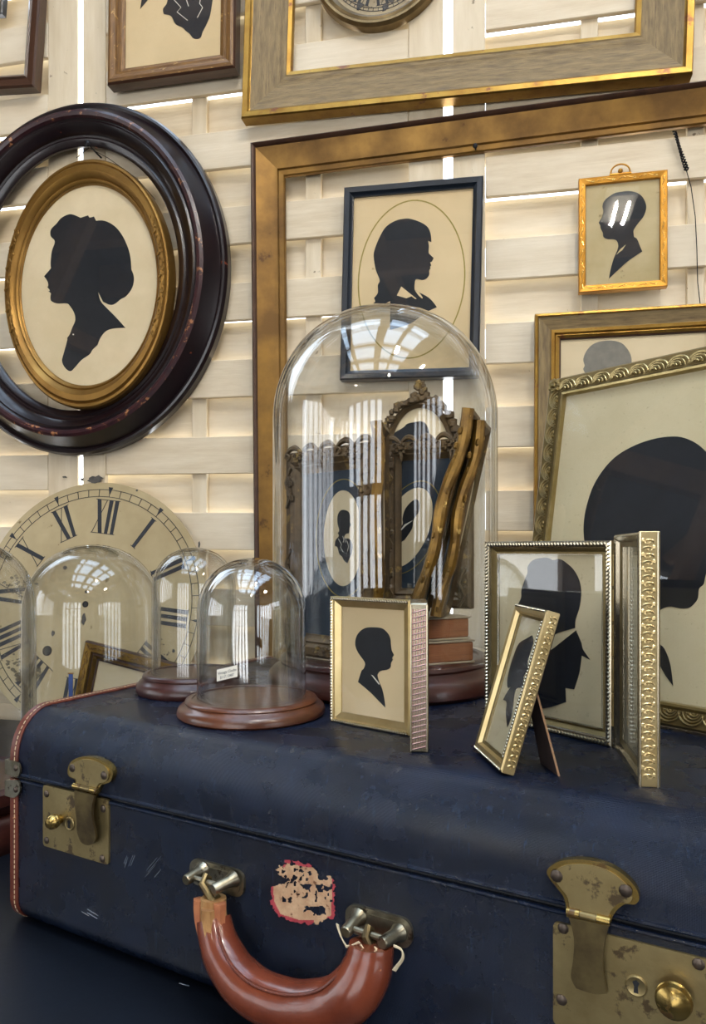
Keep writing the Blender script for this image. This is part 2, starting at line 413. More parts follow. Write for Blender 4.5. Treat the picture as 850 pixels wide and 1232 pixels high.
M_card4 = pmat('grey_buff_card', 'd3c6a2', 'cabc96', 16, rough=.75, bump=.15, bscale=260, spots='b5a684', sscale=300, sthr=.62)
M_navymat = pmat('navy_mount_board', '1a2c3c', '22384a', 30, rough=.7)
M_goldline = pmat('gold_ink_line', '8a7b34', 'a08f48', 200, rough=.5, metal=.4)
M_ogold = pmat('gilt_oval_moulding', '946f34', '7a5826', 14, rough=.33, rough2=.45, metal=.72, bump=.2, bscale=70, spots='5d4320', sscale=40, sthr=.68)
M_mahog = pmat('dark_mahogany', '1b0d10', '12090c', 20, rough=.28, coat=.2, bump=.15, bscale=60, spots='7a3c28', sscale=42, sthr=.68, swidth=.03, spec=.5)
M_mahog2 = pmat('mahogany_worn_ridge', '27131a', '3a1c1e', 45, rough=.32, coat=.1, bump=.25, bscale=80, spots='a5704a', sscale=55, sthr=.585, swidth=.05)
M_woodbase = pmat('turned_walnut_base', '64381f', '462413', 18, (1, 1, 6), .32, coat=.25, bump=.1, bscale=60, grain=('3b1c12', 26, (1, 1, 9), .5, .75))
M_woodbase2 = pmat('turned_dark_red_base', '432019', '2e130d', 18, (1, 1, 6), .35, coat=.25, bump=.1, bscale=60)
M_barnA = pmat('grey_brown_limed_moulding', '8f7950', '6f5c3c', 10, (2, 14, 1), .62, bump=.5, bscale=18, bstretch=(3, 40, 1), coord='UV', grain=('5a4831', 10, (2.5, 45, 1), .55, .7), dist=.002)
M_leaf = pmat('bright_gold_leaf', 'a5823c', '86622a', 22, rough=.38, metal=.85, bump=.4, bscale=90, spots='71401c', sscale=26, sthr=.60, swidth=.06, metal_spot=.3)
M_gilt2 = pmat('bronzed_gilt_moulding', '8c682e', '64471f', 12, rough=.36, rough2=.5, metal=.6, bump=.25, bscale=60, spots='4a3018', sscale=24, sthr=.64, swidth=.08)
M_gilt2d = pmat('dark_bronze_edge', '4c3220', '382217', 30, rough=.4, metal=.3, bump=.3, bscale=90)
M_blackwood = pmat('black_painted_wood', '17202c', '101820', 30, rough=.32, bump=.2, bscale=80, coat=.15)
M_brnwood = pmat('gold_brown_wood', '86602c', '5b3c1a', 10, (2, 30, 1), .4, metal=.15, bump=.4, bscale=16, bstretch=(3, 30, 1), coord='UV', spots='b58c4c', sscale=60, sthr=.60, dist=.002)
M_dkwood = pmat('dark_brown_wood', '3a2418', '4c3020', 12, (2, 30, 1), .32, coat=.3, coord='UV', bump=.2, bscale=14, bstretch=(2, 20, 1))
M_gold6 = pmat('stamped_yellow_gilt', 'c08a34', 'ab7626', 40, rough=.3, metal=.75, bump=.3, bscale=150)
M_goldrel = pmat('pale_gold_relief', 'dfb867', rough=.25, metal=.8)
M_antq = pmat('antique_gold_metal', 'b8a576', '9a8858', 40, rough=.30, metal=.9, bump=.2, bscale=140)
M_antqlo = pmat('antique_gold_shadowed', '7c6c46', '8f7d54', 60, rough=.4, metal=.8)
M_silver = pmat('silver_gilt_metal', 'b5ab96', 'a2967c', 40, rough=.2, metal=.95)
M_brgold = pmat('polished_gold_metal', 'cfb988', 'b8a06c', 30, rough=.30, metal=.8)
M_pink = pmat('red_reflection_lattice', 'a88a7e', '8a6058', 12, rough=.22, metal=.9)  # red reflection on the lattice, put into the metal's colour
M_felt = pmat('brown_velvet_back', '2a1c18', '35241e', 60, rough=.9)
M_kraft = pmat('raw_board_edge', '8a6a4c', '7a5a40', 90, rough=.9)
M_carved = pmat('dark_carved_gesso', '4e3e2a', '6c5636', 40, rough=.42, metal=.35, bump=.5, bscale=110, spots='8e733f', sscale=60, sthr=.58)
M_carvedgold = pmat('carved_gold_edge', '94702f', '523a1a', 30, rough=.34, metal=.65, bump=.5, bscale=90, spots='d8b468', sscale=70, sthr=.60)
M_dial = pmat('aged_dial_enamel', 'b8a67e', 'a39068', 7, rough=.5, bump=.15, bscale=50, spots='7f6b42', sscale=45, sthr=.66, swidth=.04)
M_dial2 = pmat('worn_cream_dial', 'b8a888', '9a8a6c', 30, rough=.6, bump=.3, bscale=60, spots='3a352e', sscale=60, sthr=.60, swidth=.03)
M_ink = pmat('dial_black_ink', '161a20', '1f242b', 50, rough=.5)
M_chip = pmat('bare_metal_chip', '3d3a36', '55504a', 90, rough=.6, bump=.4)
M_smudge = pmat('faded_painted_scene', '5c5542', '75694e', 90, rough=.6)
M_bezel = pmat('dull_bronze_bezel', '85714e', '6c5a3c', 30, rough=.33, metal=.75, bump=.15)
M_pages = pmat('brown_page_edges', 'a5683f', '8a5230', 50, (.4, .4, 30), .8, bump=.7, bscale=24, bstretch=(.5, .5, 40), dist=.001)
M_cover = pmat('cream_book_cover', 'b8a990', '9d8d74', 30, rough=.7)
M_iron = pmat('black_iron', '17171a', rough=.45, metal=.6)
M_ceil = pmat('shed_roof_board', '3a3d44', '2f3238', 6, (1, 8, 1), .7)
M_beam = pmat('brown_roof_beam', '9a7a5c', '7f6248', 8, rough=.7)
M_floor = pmat('worn_concrete_floor', '6d655a', '7d7468', 4, rough=.6, bump=.1)
M_roomw = pmat('dark_shed_wall', '57524b', '4a4640', 4, rough=.7)  # unseen walls kept dark to cut bounce light and reflections in the glass
M_glass = glassmat('picture_glass', (.992, .990, .984, 1), ior=1.45)
M_wavy = glassmat('wavy_old_picture_glass', (.992, .990, .984, 1), wav=.04, wscale=14, ior=1.5)
M_dome = glassmat('clear_blown_glass', (.985, .99, .99, 1), wav=.25, wscale=14, ior=1.48, boost=1.35, edge=(.66, .70, .72, 1))
M_dome2 = glassmat('thick_wavy_blown_glass', (.975, .985, .985, 1), wav=.8, wscale=24, ior=1.5, boost=2.2, edge=(.5, .55, .58, 1))

def emis(name, col, s_):
    m = bpy.data.materials.new(name); m.use_nodes = True; nt = m.node_tree; nt.nodes.remove(nt.nodes['Principled BSDF'])
    e = nt.nodes.new('ShaderNodeEmission'); e.inputs[0].default_value = col; e.inputs[1].default_value = s_; nt.links.new(e.outputs[0], nt.nodes['Material Output'].inputs[0]); return m
M_tube = emis('lit_tube', (1, .92, .80, 1), 300)

# ------------------------------------------------------------------ the room
RM = frame_matrix(WO, WU, UP)          # local: x along the wall, y behind the wall, z up (0 = floor)
def struct(name, mb, m, M=RM, parent=None, **k):
    o = mb.build(name, m, parent, **k)
    if not parent: o.matrix_world = M; o['kind'] = 'structure'
    return o
struct('floor', MB().box((RU0, -RN, -.1), (RU1, .06, 0)), M_floor, smooth=False)
mb = MB()       # ceiling with the two skylight openings left free
us = sorted([RU0, RU1]+[q for s_ in SKY for q in s_[:2]])
for i in range(len(us)-1):
    a, b = us[i], us[i+1]
    if any(s_[0] <= a and b <= s_[1] for s_ in SKY):
        mb.box((a, -SKY[0][2], RH), (b, .06, RH+.06)); mb.box((a, -RN, RH), (b, -SKY[0][3], RH+.06))
    else: mb.box((a, -RN, RH), (b, .06, RH+.06))
ceil = struct('ceiling', mb, M_ceil, smooth=False)
for n_ in (.6, 1.5, 2.4, 3.3, 4.2): MB().box((RU0, -n_-.06, RH-.22), (RU1, -n_+.06, RH)).build('roof_beam', M_beam, ceil, smooth=False)
for u_ in (-2.4, -.7, .7, 2.4): MB().box((u_-.05, -RN, RH-.12), (u_+.05, 0, RH)).build('roof_beam', M_beam, ceil, smooth=False)
for nm, u_ in (('wall_left', RU0), ('wall_right', RU1)):
    mb = MB(); t = -.1 if u_ < 0 else .1; lo, hi = min(u_, u_+t), max(u_, u_+t)
    mb.box((lo, -RN, 0), (hi, .06, LW[2])); 
    mb.box((lo, -RN, LW[3]), (hi, .06, RH))
    mb.box((lo, -RN, LW[2]), (hi, -LW[1], LW[3])); mb.box((lo, -LW[0], LW[2]), (hi, .06, LW[3]))
    wl = struct(nm, mb, M_roomw, smooth=False)
    for k in range(1, 7):
        y_ = -LW[0]-k*(LW[1]-LW[0])/7; MB().box((lo, y_-.085, LW[2]), (hi, y_+.085, LW[3])).build('window_post', M_beam, wl, smooth=False)
mb = MB(); mb.box((RU0, -RN-.1, 0), (-1.9, -RN, RH)); mb.box((.7, -RN-.1, 0), (RU1, -RN, RH)); mb.box((-1.9, -RN-.1, 2.4), (.7, -RN, RH))
mb.box((-1.9, -RN-.1, 0), (.7, -RN, .2))
wf = None
for nm_, sgn in (('wall_left', 1),):
    for n_ in (1.1, 1.9, 2.7):
        o = MB().tube([(RU0+.05, -n_, 1.6), (RU0+.9, -n_, RH-.15)], .06, 4).build('knee_brace', M_beam, bpy.data.objects['wall_left'], smooth=False)
        o = MB().tube([(RU0+.05, -n_, 2.2), (RU0+.05, -n_-.75, RH-.1)], .05, 4).build('knee_brace', M_beam, bpy.data.objects['wall_left'], smooth=False)
MB().box((RU0, -RN, 2.62), (RU0+.08, 0, 2.76)).build('wall_plate', M_beam, bpy.data.objects['wall_left'], smooth=False)
MB().box((RU0, -RN, 2.62), (RU1, -RN+.08, 2.76)).build('wall_plate', M_beam, bpy.data.objects['wall_left'], smooth=False)
wf = struct('wall_front', mb, M_roomw, smooth=False)
for x_ in (-1.4, -.85, -.3, .25): MB().box((x_-.1, -RN-.1, .2), (x_+.1, -RN, 2.4)).build('door_post', M_beam, wf, smooth=False)
MB().box((-1.9, -RN-.08, 1.5), (.7, -RN-.02, 1.58)).build('door_rail', M_beam, wf, smooth=False)

# the plank wall: boards woven in front of and behind upright studs, daylight in the gaps
TILT = -.0127
WM = RM.copy()
wallb = bpy.data.objects.new('wall_back', None); COL.objects.link(wallb); wallb.matrix_world = RM; wallb['kind'] = 'structure'
def wu(px, n=0.0):
    p = wall_hit(px, 300, n); return (p-WO).dot(WU)
def wz(px, py, n=0.0): return wall_hit(px, py, n).z
PITCH = .0706
prnd = random.Random(3)
def plank(u0, u1, z0, z1, y0, y1, m, nm='plank'):
    """a board; its length follows the slight slope of the whole wall"""
    def s(u, z): return z+TILT*u
    j = prnd.uniform(-.0008, .0008)
    b = .0012
    vs = []
    for (u, zz, y) in ((u0, z0, y0), (u1, z0, y0), (u1, z0, y1), (u0, z0, y1), (u0, z1, y0), (u1, z1, y0), (u1, z1, y1), (u0, z1, y1)):
        vs.append(Vector((u, y+j, s(u, zz))))
    bm = bmesh.new(); bv = [bm.verts.new(v) for v in vs]
    for f in ((0,3,2,1),(4,5,6,7),(0,1,5,4),(1,2,6,5),(2,3,7,6),(3,0,4,7)): bm.faces.new([bv[i] for i in f])
    bmesh.ops.bevel(bm, geom=bm.edges[:], offset=b, segments=1, affect='EDGES')
    bm.verts.index_update()
    mb = MB(); mb.add([v.co for v in bm.verts], [[v.index for v in f.verts] for f in bm.faces]); bm.free()
    o = mb.build(nm, m, wallb, smooth=False); return o
ZTOP, ZBOT = CZ+1.25, ZT-.1
TH = .010; SY = .011     # board and stud thickness
# stiles (upright boards flush with the front)
stiles = [(58, 93.5), (99.5, 127), (492, 533.5), (545, 584)]
for a, b in stiles: plank(wu(a), wu(b), ZBOT, ZTOP, 0, TH, M_stud, 'stile')
studs = [(228, 246), (366, 385), (700, 721), (829, 850), (-60, -40)]
for a, b in studs: plank(wu(a), wu(b), ZBOT, ZTOP, TH, TH+SY, M_stud, 'stud')
panels = [(-.95, wu(58), wz(30, 590), 1), (wu(127), wu(492), wz(270, 570), 0), (wu(584), .95, wz(640, 538), 0)]
for pi_, (a, b, zref, ph) in enumerate(panels):
    uref = wu({0: 30, 1: 270, 2: 640}[pi_]); z0r = zref-TILT*uref     # row boundary: top edge of a back row
    for k in range(-8, 16):
        zt = z0r+k*PITCH*(1.0 if pi_ != 2 else 1.01); zb = zt-PITCH
        if zb > ZTOP or zt < ZBOT: continue
        back = (k % 2 == 0) if ph == 0 else (k % 2 == 0)
        zt_, zb_ = min(zt, ZTOP), max(zb, ZBOT)
        m = prnd.choice([M_plank, M_plank2])
        closed = prnd.random() < .5
        if back: plank(a-.02, b+.02, zb_-.004, zt_+(.016 if closed else .0035), TH+SY+.0003, 2*TH+SY, m)
        else: plank(a+.0008, b-.0008, zb_+.0006, zt_-.0012, 0, TH, m)
# plain boarding to both sides of the woven part and under and over it
mb = MB(); mb.box((RU0, 0, 0), (-.95, .06, CB[2])); mb.box((RU0, 0, CB[3]), (-.95, .06, RH)); mb.box((RU0, 0, CB[2]), (CB[0], .06, CB[3])); mb.box((CB[1], 0, CB[2]), (-.95, .06, CB[3])); mb.box((.95, 0, 0), (RU1, .06, RH)); mb.box((-.95, 0, ZTOP-.01), (.95, .06, RH)); mb.box((-.95, 0, 0), (.95, .06, ZBOT+.01))
mb.build('wall_boarding', M_roomw, wallb, smooth=False)
plank(-.95, -.90, ZBOT, ZTOP, -.002, TH, M_stud, 'stile'); plank(.90, .95, ZBOT, ZTOP, -.002, TH, M_stud, 'stile')

# ceiling lamps: pairs of tubes (they show as small bright strips in the picture glass)
def lamp(loc, lab):
    M = frame_matrix(Vector(loc), WN, UP)
    t = thing('ceiling_lamp', lab, 'ceiling lamp', M, 'twin tube ceiling lamps')
    MB().box((-.17, -.08, 0), (.17, .08, .05)).build('housing', M_white, t, smooth=False)
    for s_ in (-1, 1): MB().tube([(-.14, s_*.036, -.03), (.14, s_*.036, -.03)], .0075, 10).build('tube', M_tube, t)
for p, lab in (((.15, -2.1), 'twin tube ceiling lamp under the roof behind the viewer'), ((-2.1, -2.9), 'twin tube ceiling lamp over the aisle behind the viewer'),
               ((.35, -.35), 'twin tube ceiling lamp straight over the viewer'), ((1.5, -.9), 'twin tube ceiling lamp beside the skylight')):
    lamp((p[0], p[1], RH-.30), lab)

# ------------------------------------------------------------------ table
TM = frame_matrix(wpt(0, 0, 0), WU, UP)
tb = thing('display_table', 'black painted display table under the navy suitcase and the clock dial', 'table', TM)
MB().bbox((-1.25, -1.15, ZT-.04), (1.25, -.004, ZT), .004).build('tabletop', M_table, tb)
for x_ in (-1.18, 1.18):
    for y_ in (-1.08, -.07): MB().box((x_-.03, y_-.03, 0), (x_+.03, y_+.03, ZT-.04)).build('leg', M_table, tb, smooth=False)

# ------------------------------------------------------------------ suitcase
SD = Vector((.8690, -.4949, 0)).normalized(); S0 = Vector((-.3056, .656, ZT))
SM = frame_matrix(S0, SD, UP); S = Pl(SM)
SL, SDP, SH, SEAM = .60, .41, .19, .1315
case = thing('suitcase', 'old navy cloth suitcase with brass latches and worn tan leather handle', 'suitcase', SM)
def arcp(cy, cz, ry, rz, a0, a1, n=10):
    return [(cy+ry*math.cos(math.radians(a0+(a1-a0)*i/n)), cz+rz*math.sin(math.radians(a0+(a1-a0)*i/n))) for i in range(n+1)]
RT, RTZ, RB = .034, .042, .022
def lid_profile(e=0):
    p = [(-e, SEAM+.0014)]; p += [(0-e, SH-RTZ)]
    p += arcp(RT, SH-RTZ, RT+e, RTZ+e, 180, 90)
    p += arcp(SDP-RT, SH-RTZ, RT+e, RTZ+e, 90, 0)
    p += [(SDP+e, SEAM+.0014)]; return p
def base_profile(e=0):
    p = [(-e, SEAM-.0014)]; p += arcp(RB, RB, RB+e, RB+(e if e <= 0 else 0), 180, 270)
    p += arcp(SDP-RB, RB, RB+e, RB+(e if e <= 0 else 0), 270, 360); p += [(SDP+e, SEAM-.0014)]; return p
def shell(mb, prof, x0, x1, mi=0, n=1, bev=.003):
    """solid with this (y,z) profile, its ends slightly rounded"""
    k = len(prof); cy = sum(p[0] for p in prof)/k; cz = sum(p[1] for p in prof)/k
    st = [(x0, -bev), (x0+bev*.3, -bev*.3), (x0+bev, 0)]+[(x0+(x1-x0)*i/n, 0) for i in range(1, n)]+[(x1-bev, 0), (x1-bev*.3, -bev*.3), (x1, -bev)]
    vs = []
    for x, e in st:
        for y, z in prof:
            d = math.hypot(y-cy, z-cz); f = (d+e)/d; vs.append((x, cy+(y-cy)*f, cz+(z-cz)*f if z not in (prof[0][1],) else z))
    fs = []
    for s_ in range(len(st)-1):
        for i in range(k-1): fs.append((s_*k+i, s_*k+i+1, (s_+1)*k+i+1, (s_+1)*k+i))
        fs.append((s_*k+k-1, s_*k, (s_+1)*k, (s_+1)*k+k-1))
    fs.append(tuple(range(k))); fs.append(tuple((len(st)-1)*k+i for i in range(k))[::-1])
    mb.add(vs, fs, mi)
mb = MB(); shell(mb, lid_profile(), 0, SL); lid = mb.build('lid', M_navy, case, sharp=50)
mb = MB(); shell(mb, base_profile(), 0, SL); body = mb.build('body', M_navy, case, sharp=50)
MB().box((.003, .003, SEAM-.004), (SL-.003, SDP-.003, SEAM+.004)).build('inner_rim', M_black, body, smooth=False)
# raised piping on both lips of the seam
for nm, z_, par in (('lip_piping', SEAM+.0028, lid), ('lip_piping', SEAM-.0026, body)):
    MB().tube([(.012, -.0004, z_), (SL-.012, -.0004, z_)], .0013, 6).build(nm, M_navy, par)
# leather binding round each end with its stitching
def binding(prof_fn, x0, x1, par):
    mb = MB(); pr = prof_fn(.0016); pi2 = prof_fn(-.001); k = len(pr); vs = []
    prof_x = [(x0-.0016, -.001), (x0-.0022, .0006), (x0-.0008, .0018), (x1-.0015, .0018), (x1, .0010), (x1, -.001)] if x0 <= .3 else [(x0, -.001), (x0, .0010), (x0+.0015, .0018), (x1+.0008, .0018), (x1+.0022, .0006), (x1+.0016, -.001)]
    rows = []
    for x, e in prof_x: rows.append([(x, y, z) for y, z in prof_fn(e)])
    for r_ in rows: vs += r_
    fs = []; q = len(rows)
    for s_ in range(q):
        t = (s_+1) % q
        for i in range(k-1): fs.append((s_*k+i, s_*k+i+1, t*k+i+1, t*k+i))
    fs.append(tuple(s_*k for s_ in range(q))); fs.append(tuple(s_*k+k-1 for s_ in range(q)))
    mb.add(vs, fs); o = mb.build('leather_binding', M_leather, par, sharp=40)
    # stitches
    xs = x1-.0030 if x0 <= .3 else x0+.0030
    pts = [Vector((xs, y, z)) for y, z in prof_fn(.0020)]; st = MB(); acc = 0; step = .0042
    dens = []
    for i in range(len(pts)-1):
        n_ = max(1, int((pts[i+1]-pts[i]).length/.0005)); dens += [pts[i].lerp(pts[i+1], j/n_) for j in range(n_)]
    i = 3; lens = 0; seg = []
    cur = 0.0; last = dens[0]; on = True; a0 = dens[0]; cnt = 0
    for p in dens[1:]:
        cur += (p-last).length; last = p
        if on and cur > .0028:
            if cnt < 110: st.tube([a0, p], .00042, 4)
            on = False; cur = 0; cnt += 1
        elif not on and cur > .0012: on = True; a0 = p; cur = 0
    s_ = st.build('stitching', M_thread, par); s_['kind'] = 'stuff'
binding(lid_profile, 0, .0085, lid); binding(base_profile, 0, .0085, body)
binding(lid_profile, SL-.0085, SL, lid); binding(base_profile, SL-.0085, SL, body)
# nickel corner clips over the seam at the end
for z0, z1, par in ((SEAM+.0018, SEAM+.017, lid), (SEAM-.0175, SEAM-.0018, body)):
    mb = MB(); o_ = [(-.0040, z0), (.006, z0), (.0125, z0+.001 if z0 > SEAM else z0+.004), (.0150, (z0+z1)/2+(-.001 if z0 > SEAM else .001)), (.0125, z1-.003 if z0 > SEAM else z1), (.006, z1-.002 if z0 > SEAM else z1), (-.0040, z1-.002)]
    mb.slab(curve([(x, z, 1) if i in (0, 6) else (x, z) for i, (x, z) in enumerate(o_)], 3), -.0036, -.0016)
    mb.box((-.0058, -.0036, z0), (-.0032, .022, z1-.002)); c = mb.build('corner_clip', M_nickel, par)
    MB().ball((.0095, -.0036, (z0+z1)/2), (.0028, .0016, .0028), 10).build('rivet', M_rivet, case)
# latches
def onface(pts, org, sc_, d): return [S.loc(org[0]+x/sc_, org[1]+y/sc_, d) for x, y in pts]
def rivet(px, py, par, r=.0032, d=-.002):
    x, z = S.loc(px, py, d); MB().ball((x, d, z), (r, .0014, r), 10).build('rivet', M_rivet, par)
def rounded(x0, z0, x1, z1, r, n=5):
    p = []
    for cx_, cz_, a in ((x1-r, z1-r, 0), (x0+r, z1-r, 90), (x0+r, z0+r, 180), (x1-r, z0+r, 270)):
        p += [(cx_+r*math.cos(math.radians(a+90*i/n)), cz_+r*math.sin(math.radians(a+90*i/n))) for i in range(n+1)]
    return p
def latch(plate_px, knob_px, key_px, rivs, top, waist, hasp, rivt, mat, knob_r):
    # lock plate
    x0, z0 = S.loc(*plate_px[0], -.0015); x1, z1 = S.loc(*plate_px[1], -.0015)
    pl_ = MB().slab(rounded(min(x0, x1), min(z0, z1), max(x0, x1), max(z0, z1), .003), -.0018, .001).build('lock_plate', mat, case, sharp=30)
    for r_ in rivs: rivet(*r_, pl_)
    x, z = S.loc(*knob_px, -.006)
    R = Matrix.Rotation(PI/2, 4, 'X'); Mk = Matrix.Translation((x, -.0015, z)) @ R
    kr = knob_r
    MB().lathe([(.0, .0), (kr*.6, .0), (kr*.6, .004), (kr*.9, .0045), (kr*1.0, .0065), (kr*.86, .0075), (kr*1.0, .0085), (kr*.92, .011), (kr*.6, .0132), (0, .014)], 24, M=Mk).build('knob', M_brass2, pl_)
    x, z = S.loc(*key_px, -.002); Mk = Matrix.Translation((x, -.0016, z)) @ R
    kp = MB().lathe([(.0058, 0), (.0058, .0008), (.0050, .0014), (.0040, .0010), (.0, .0010)], 20, M=Mk).build('keyhole_collar', mat, pl_)
    MB().slab([(x-.0012, z-.0034), (x+.0012, z-.0034), (x+.0009, z), (x+.0018, z+.0022), (x, z+.0034), (x-.0018, z+.0022), (x-.0009, z)], -.0032, -.0022).build('keyhole', M_black, pl_)
    # fan-shaped hinge plate on the lid
    fp = [(S.loc(p[0], p[1], -.003)+tuple(p[2:])) for p in top]
    fan = MB().slab(curve(fp, 4), -.0042, .0005).build('latch_fan', M_brass2, case, sharp=30)
    cxx = sum(p[0] for p in fp)/len(fp); czz = sum(p[1] for p in fp)/len(fp)
    inner = [(cxx+(p[0]-cxx)*.86, czz+(p[1]-czz)*.86)+tuple(p[2:]) for p in fp]
    MB().slab(curve(inner, 4), -.0052, -.004).build('fan_face', mat, fan, sharp=30)
    for r_ in rivt: rivet(*r_, fan, .0036, -.0052)
    # hinge barrel
    (ax, az), (bx, bz) = S.loc(*waist[0], -.005), S.loc(*waist[1], -.005)
    q = MB(); a_ = Vector((ax, -.0055, az)); b_ = Vector((bx, -.0055, (az)))
    q.tube([a_, a_.lerp(b_, .30)], .0026, 12); q.tube([a_.lerp(b_, .70), b_], .0026, 12); q.build('hinge_barrel', M_brass2, fan)
    MB().tube([a_.lerp(b_, .31), a_.lerp(b_, .69)], .0024, 12).build('hinge_knuckle', M_dkbrass, fan)
    # hasp tongue: a bent strip
    hp = [(S.loc(p[0], p[1], -.006)+tuple(p[2:])) for p in hasp]; out = curve(hp, 4)
    zt = max(p[1] for p in out); zb = min(p[1] for p in out)
    mbh = MB().slab(out, -.0062, -.0040)
    def bow(v):
        t = (zt-v[2])/(zt-zb); return (v[0], v[1]-.0030*math.sin(PI*min(1, t*1.1))-.002*(1-t), v[2])
    mbh.v = [bow(v) for v in mbh.v]
    mbh.build('hasp', M_dkbrass, case, sharp=30)
latch([(52, 944), (131, 1041)], (68, 987), (84, 991), [(56, 955), (56, 1011), (124, 973), (123, 1033)],
      [(83, 924), (88, 915), (100, 910), (115, 911), (130, 918), (137, 928), (134, 940), (124, 943, 1), (119, 951), (116, 958, 1), (92, 948, 1), (92, 938), (84, 933)],
      [(90, 945), (118, 951)], [(92, 950, 1), (116, 957, 1), (115, 970), (116, 985), (118, 1000), (115, 1012), (106, 1017), (97, 1012), (95, 1000), (97, 985), (95, 968)],
      [(87, 924), (125, 933)], M_brass, .0062)
latch([(666, 1108), (880, 1300)], (812, 1200), (766, 1186), [(678, 1117), (676, 1203), (841, 1160), (841, 1260)],
      [(659, 1050), (664, 1041), (680, 1034), (710, 1034), (740, 1044), (762, 1062), (770, 1078), (765, 1087), (752, 1087), (740, 1098), (735, 1112, 1), (683, 1102, 1), (680, 1080), (670, 1066)],
      [(683, 1096), (735, 1106)], [(686, 1102, 1), (734, 1112, 1), (730, 1128), (727, 1150), (728, 1175), (731, 1195, 1), (716, 1196), (694, 1189, 1), (688, 1175), (692, 1150), (693, 1125)],
      [(670, 1054), (753, 1072)], M_brass, .0092)
# handle: plates, posts, loops and the leather grip
def fitting(px0, py0, px1, py1, posts, loop_px, frayed):
    x0, z1 = S.loc(px0, py0, 0); x1, z0 = S.loc(px1, py1, 0)
    p = MB(); p.slab(rounded(x0, z0, x1, z1, .0075, 6), -.0026, .0005, 0); o = p.build('handle_plate', M_nickel, case, sharp=30)
    MB().slab(rounded(x0+.003, z0+.003, x1-.003, z1-.003, .005, 6), -.0034, -.0024).build('plate_centre', M_nickel, o, sharp=30)
    ends = []
    for (bx, by), (ex, ey) in posts:
        a = S.loc(bx, by, -.003); b = S.loc(ex, ey, -.020)
        A = Vector((a[0], -.003, a[1])); B = Vector((b[0], -.0205, b[1]))
        MB().tube([A, A.lerp(B, .15), A.lerp(B, .3), A.lerp(B, .92), B], [.0062, .005, .0042, .0040, .0034], 14).build('post', M_nickel, o)
        ends.append(A.lerp(B, .68))
    MB().tube(ends, .0021, 10).build('crossbar', M_nickel, o)
    c = ends[0].lerp(ends[1], .5); lx, lz = S.loc(loop_px[0], loop_px[1], -.016)
    pth = [Vector((c.x+.004*math.sin(t), c.y-.0045*math.cos(t), c.z-.004+.0075*math.cos(t*1)-.0)) for t in [0, .6, 1.2, 1.8, 2.4, 3.0]]
    MB().tube([(c.x, c.y+.004, c.z), (c.x, c.y, c.z+.0036), (c.x, c.y-.004, c.z), (lx, c.y-.003, lz), (lx, c.y+.003, lz)], .0026, 8, closed=False).build('loop', M_dkbrass, o)
    return c
cL = fitting(231, 1030, 296, 1080, [((244, 1046), (224, 1059)), ((282, 1057), (257, 1070))], (258, 1082), True)
cR = fitting(418, 1084, 498, 1142, [((432, 1103), (416, 1122)), ((480, 1122), (460, 1135))], (446, 1136), False)
hp = [(257, 1080), (257, 1100), (261, 1125), (270, 1150), (287, 1176), (312, 1197), (345, 1210), (378, 1213), (408, 1206), (430, 1188), (442, 1165), (446, 1145), (447, 1134)]
hr = [.0115, .0118, .0130, .0142, .0152, .0158, .0162, .0165, .0165, .0165, .0155, .0145, .0138]
hd = [.015, .016, .019, .022, .025, .027, .028, .028, .027, .025, .021, .018, .017]
path = []
for (a, b), d in zip(hp, hd):
    x, z = S.loc(a, b, -d); path.append((x, z, d))
def dense(path, rad, sub=5):
    P = []; R = []
    for i in range(len(path)-1):
        for j in range(sub):
            t = j/sub; p0 = path[max(0, i-1)]; p1 = path[i]; p2 = path[i+1]; p3 = path[min(len(path)-1, i+2)]
            q = [.5*((2*p1[k])+(-p0[k]+p2[k])*t+(2*p0[k]-5*p1[k]+4*p2[k]-p3[k])*t*t+(-p0[k]+3*p1[k]-3*p2[k]+p3[k])*t**3) for k in range(3)]
            P.append(Vector((q[0], -q[2], q[1]))); R.append(rad[i]*(1-t)+rad[i+1]*t)
    e = path[-1]; P.append(Vector((e[0], -e[2], e[1]))); R.append(rad[-1]); return P, R
P, R = dense(path, hr)
n0 = 6
gr = MB().tube(P[n0:-1], [r*(1+.008*math.sin(i*.9)) for i, r in enumerate(R[n0:-1])], 20, flat=(0, 1, 0)).build('handle_grip', M_handle, case, sharp=60)
MB().tube(P[:n0+6], [r*.80 for r in R[:n0+6]], 12, flat=(0, 1, 0)).build('frayed_core', M_core, gr, label='bare tan fibre core at the torn end of the grip')
# torn leather tongues round the frayed end
for seed, (sx, l0, l1) in enumerate(((-1, 1, 15), (1, 0, 12), (.25, 2, 16))):
    q = []; 
    for i in range(l0, l1): q.append(P[i]+Vector((sx*R[i]*(.80 if abs(sx) == 1 else 1), -R[i]*(.35 if abs(sx) == 1 else .66), 0)))
    w_ = [(.0045 if seed < 2 else .0060)*(1-(i/(len(q)-1))**2.2)+.0003 for i in range(len(q))]
    MB().tube(q, w_, 6).build('torn_leather', M_flap if seed != 2 else M_core, gr)
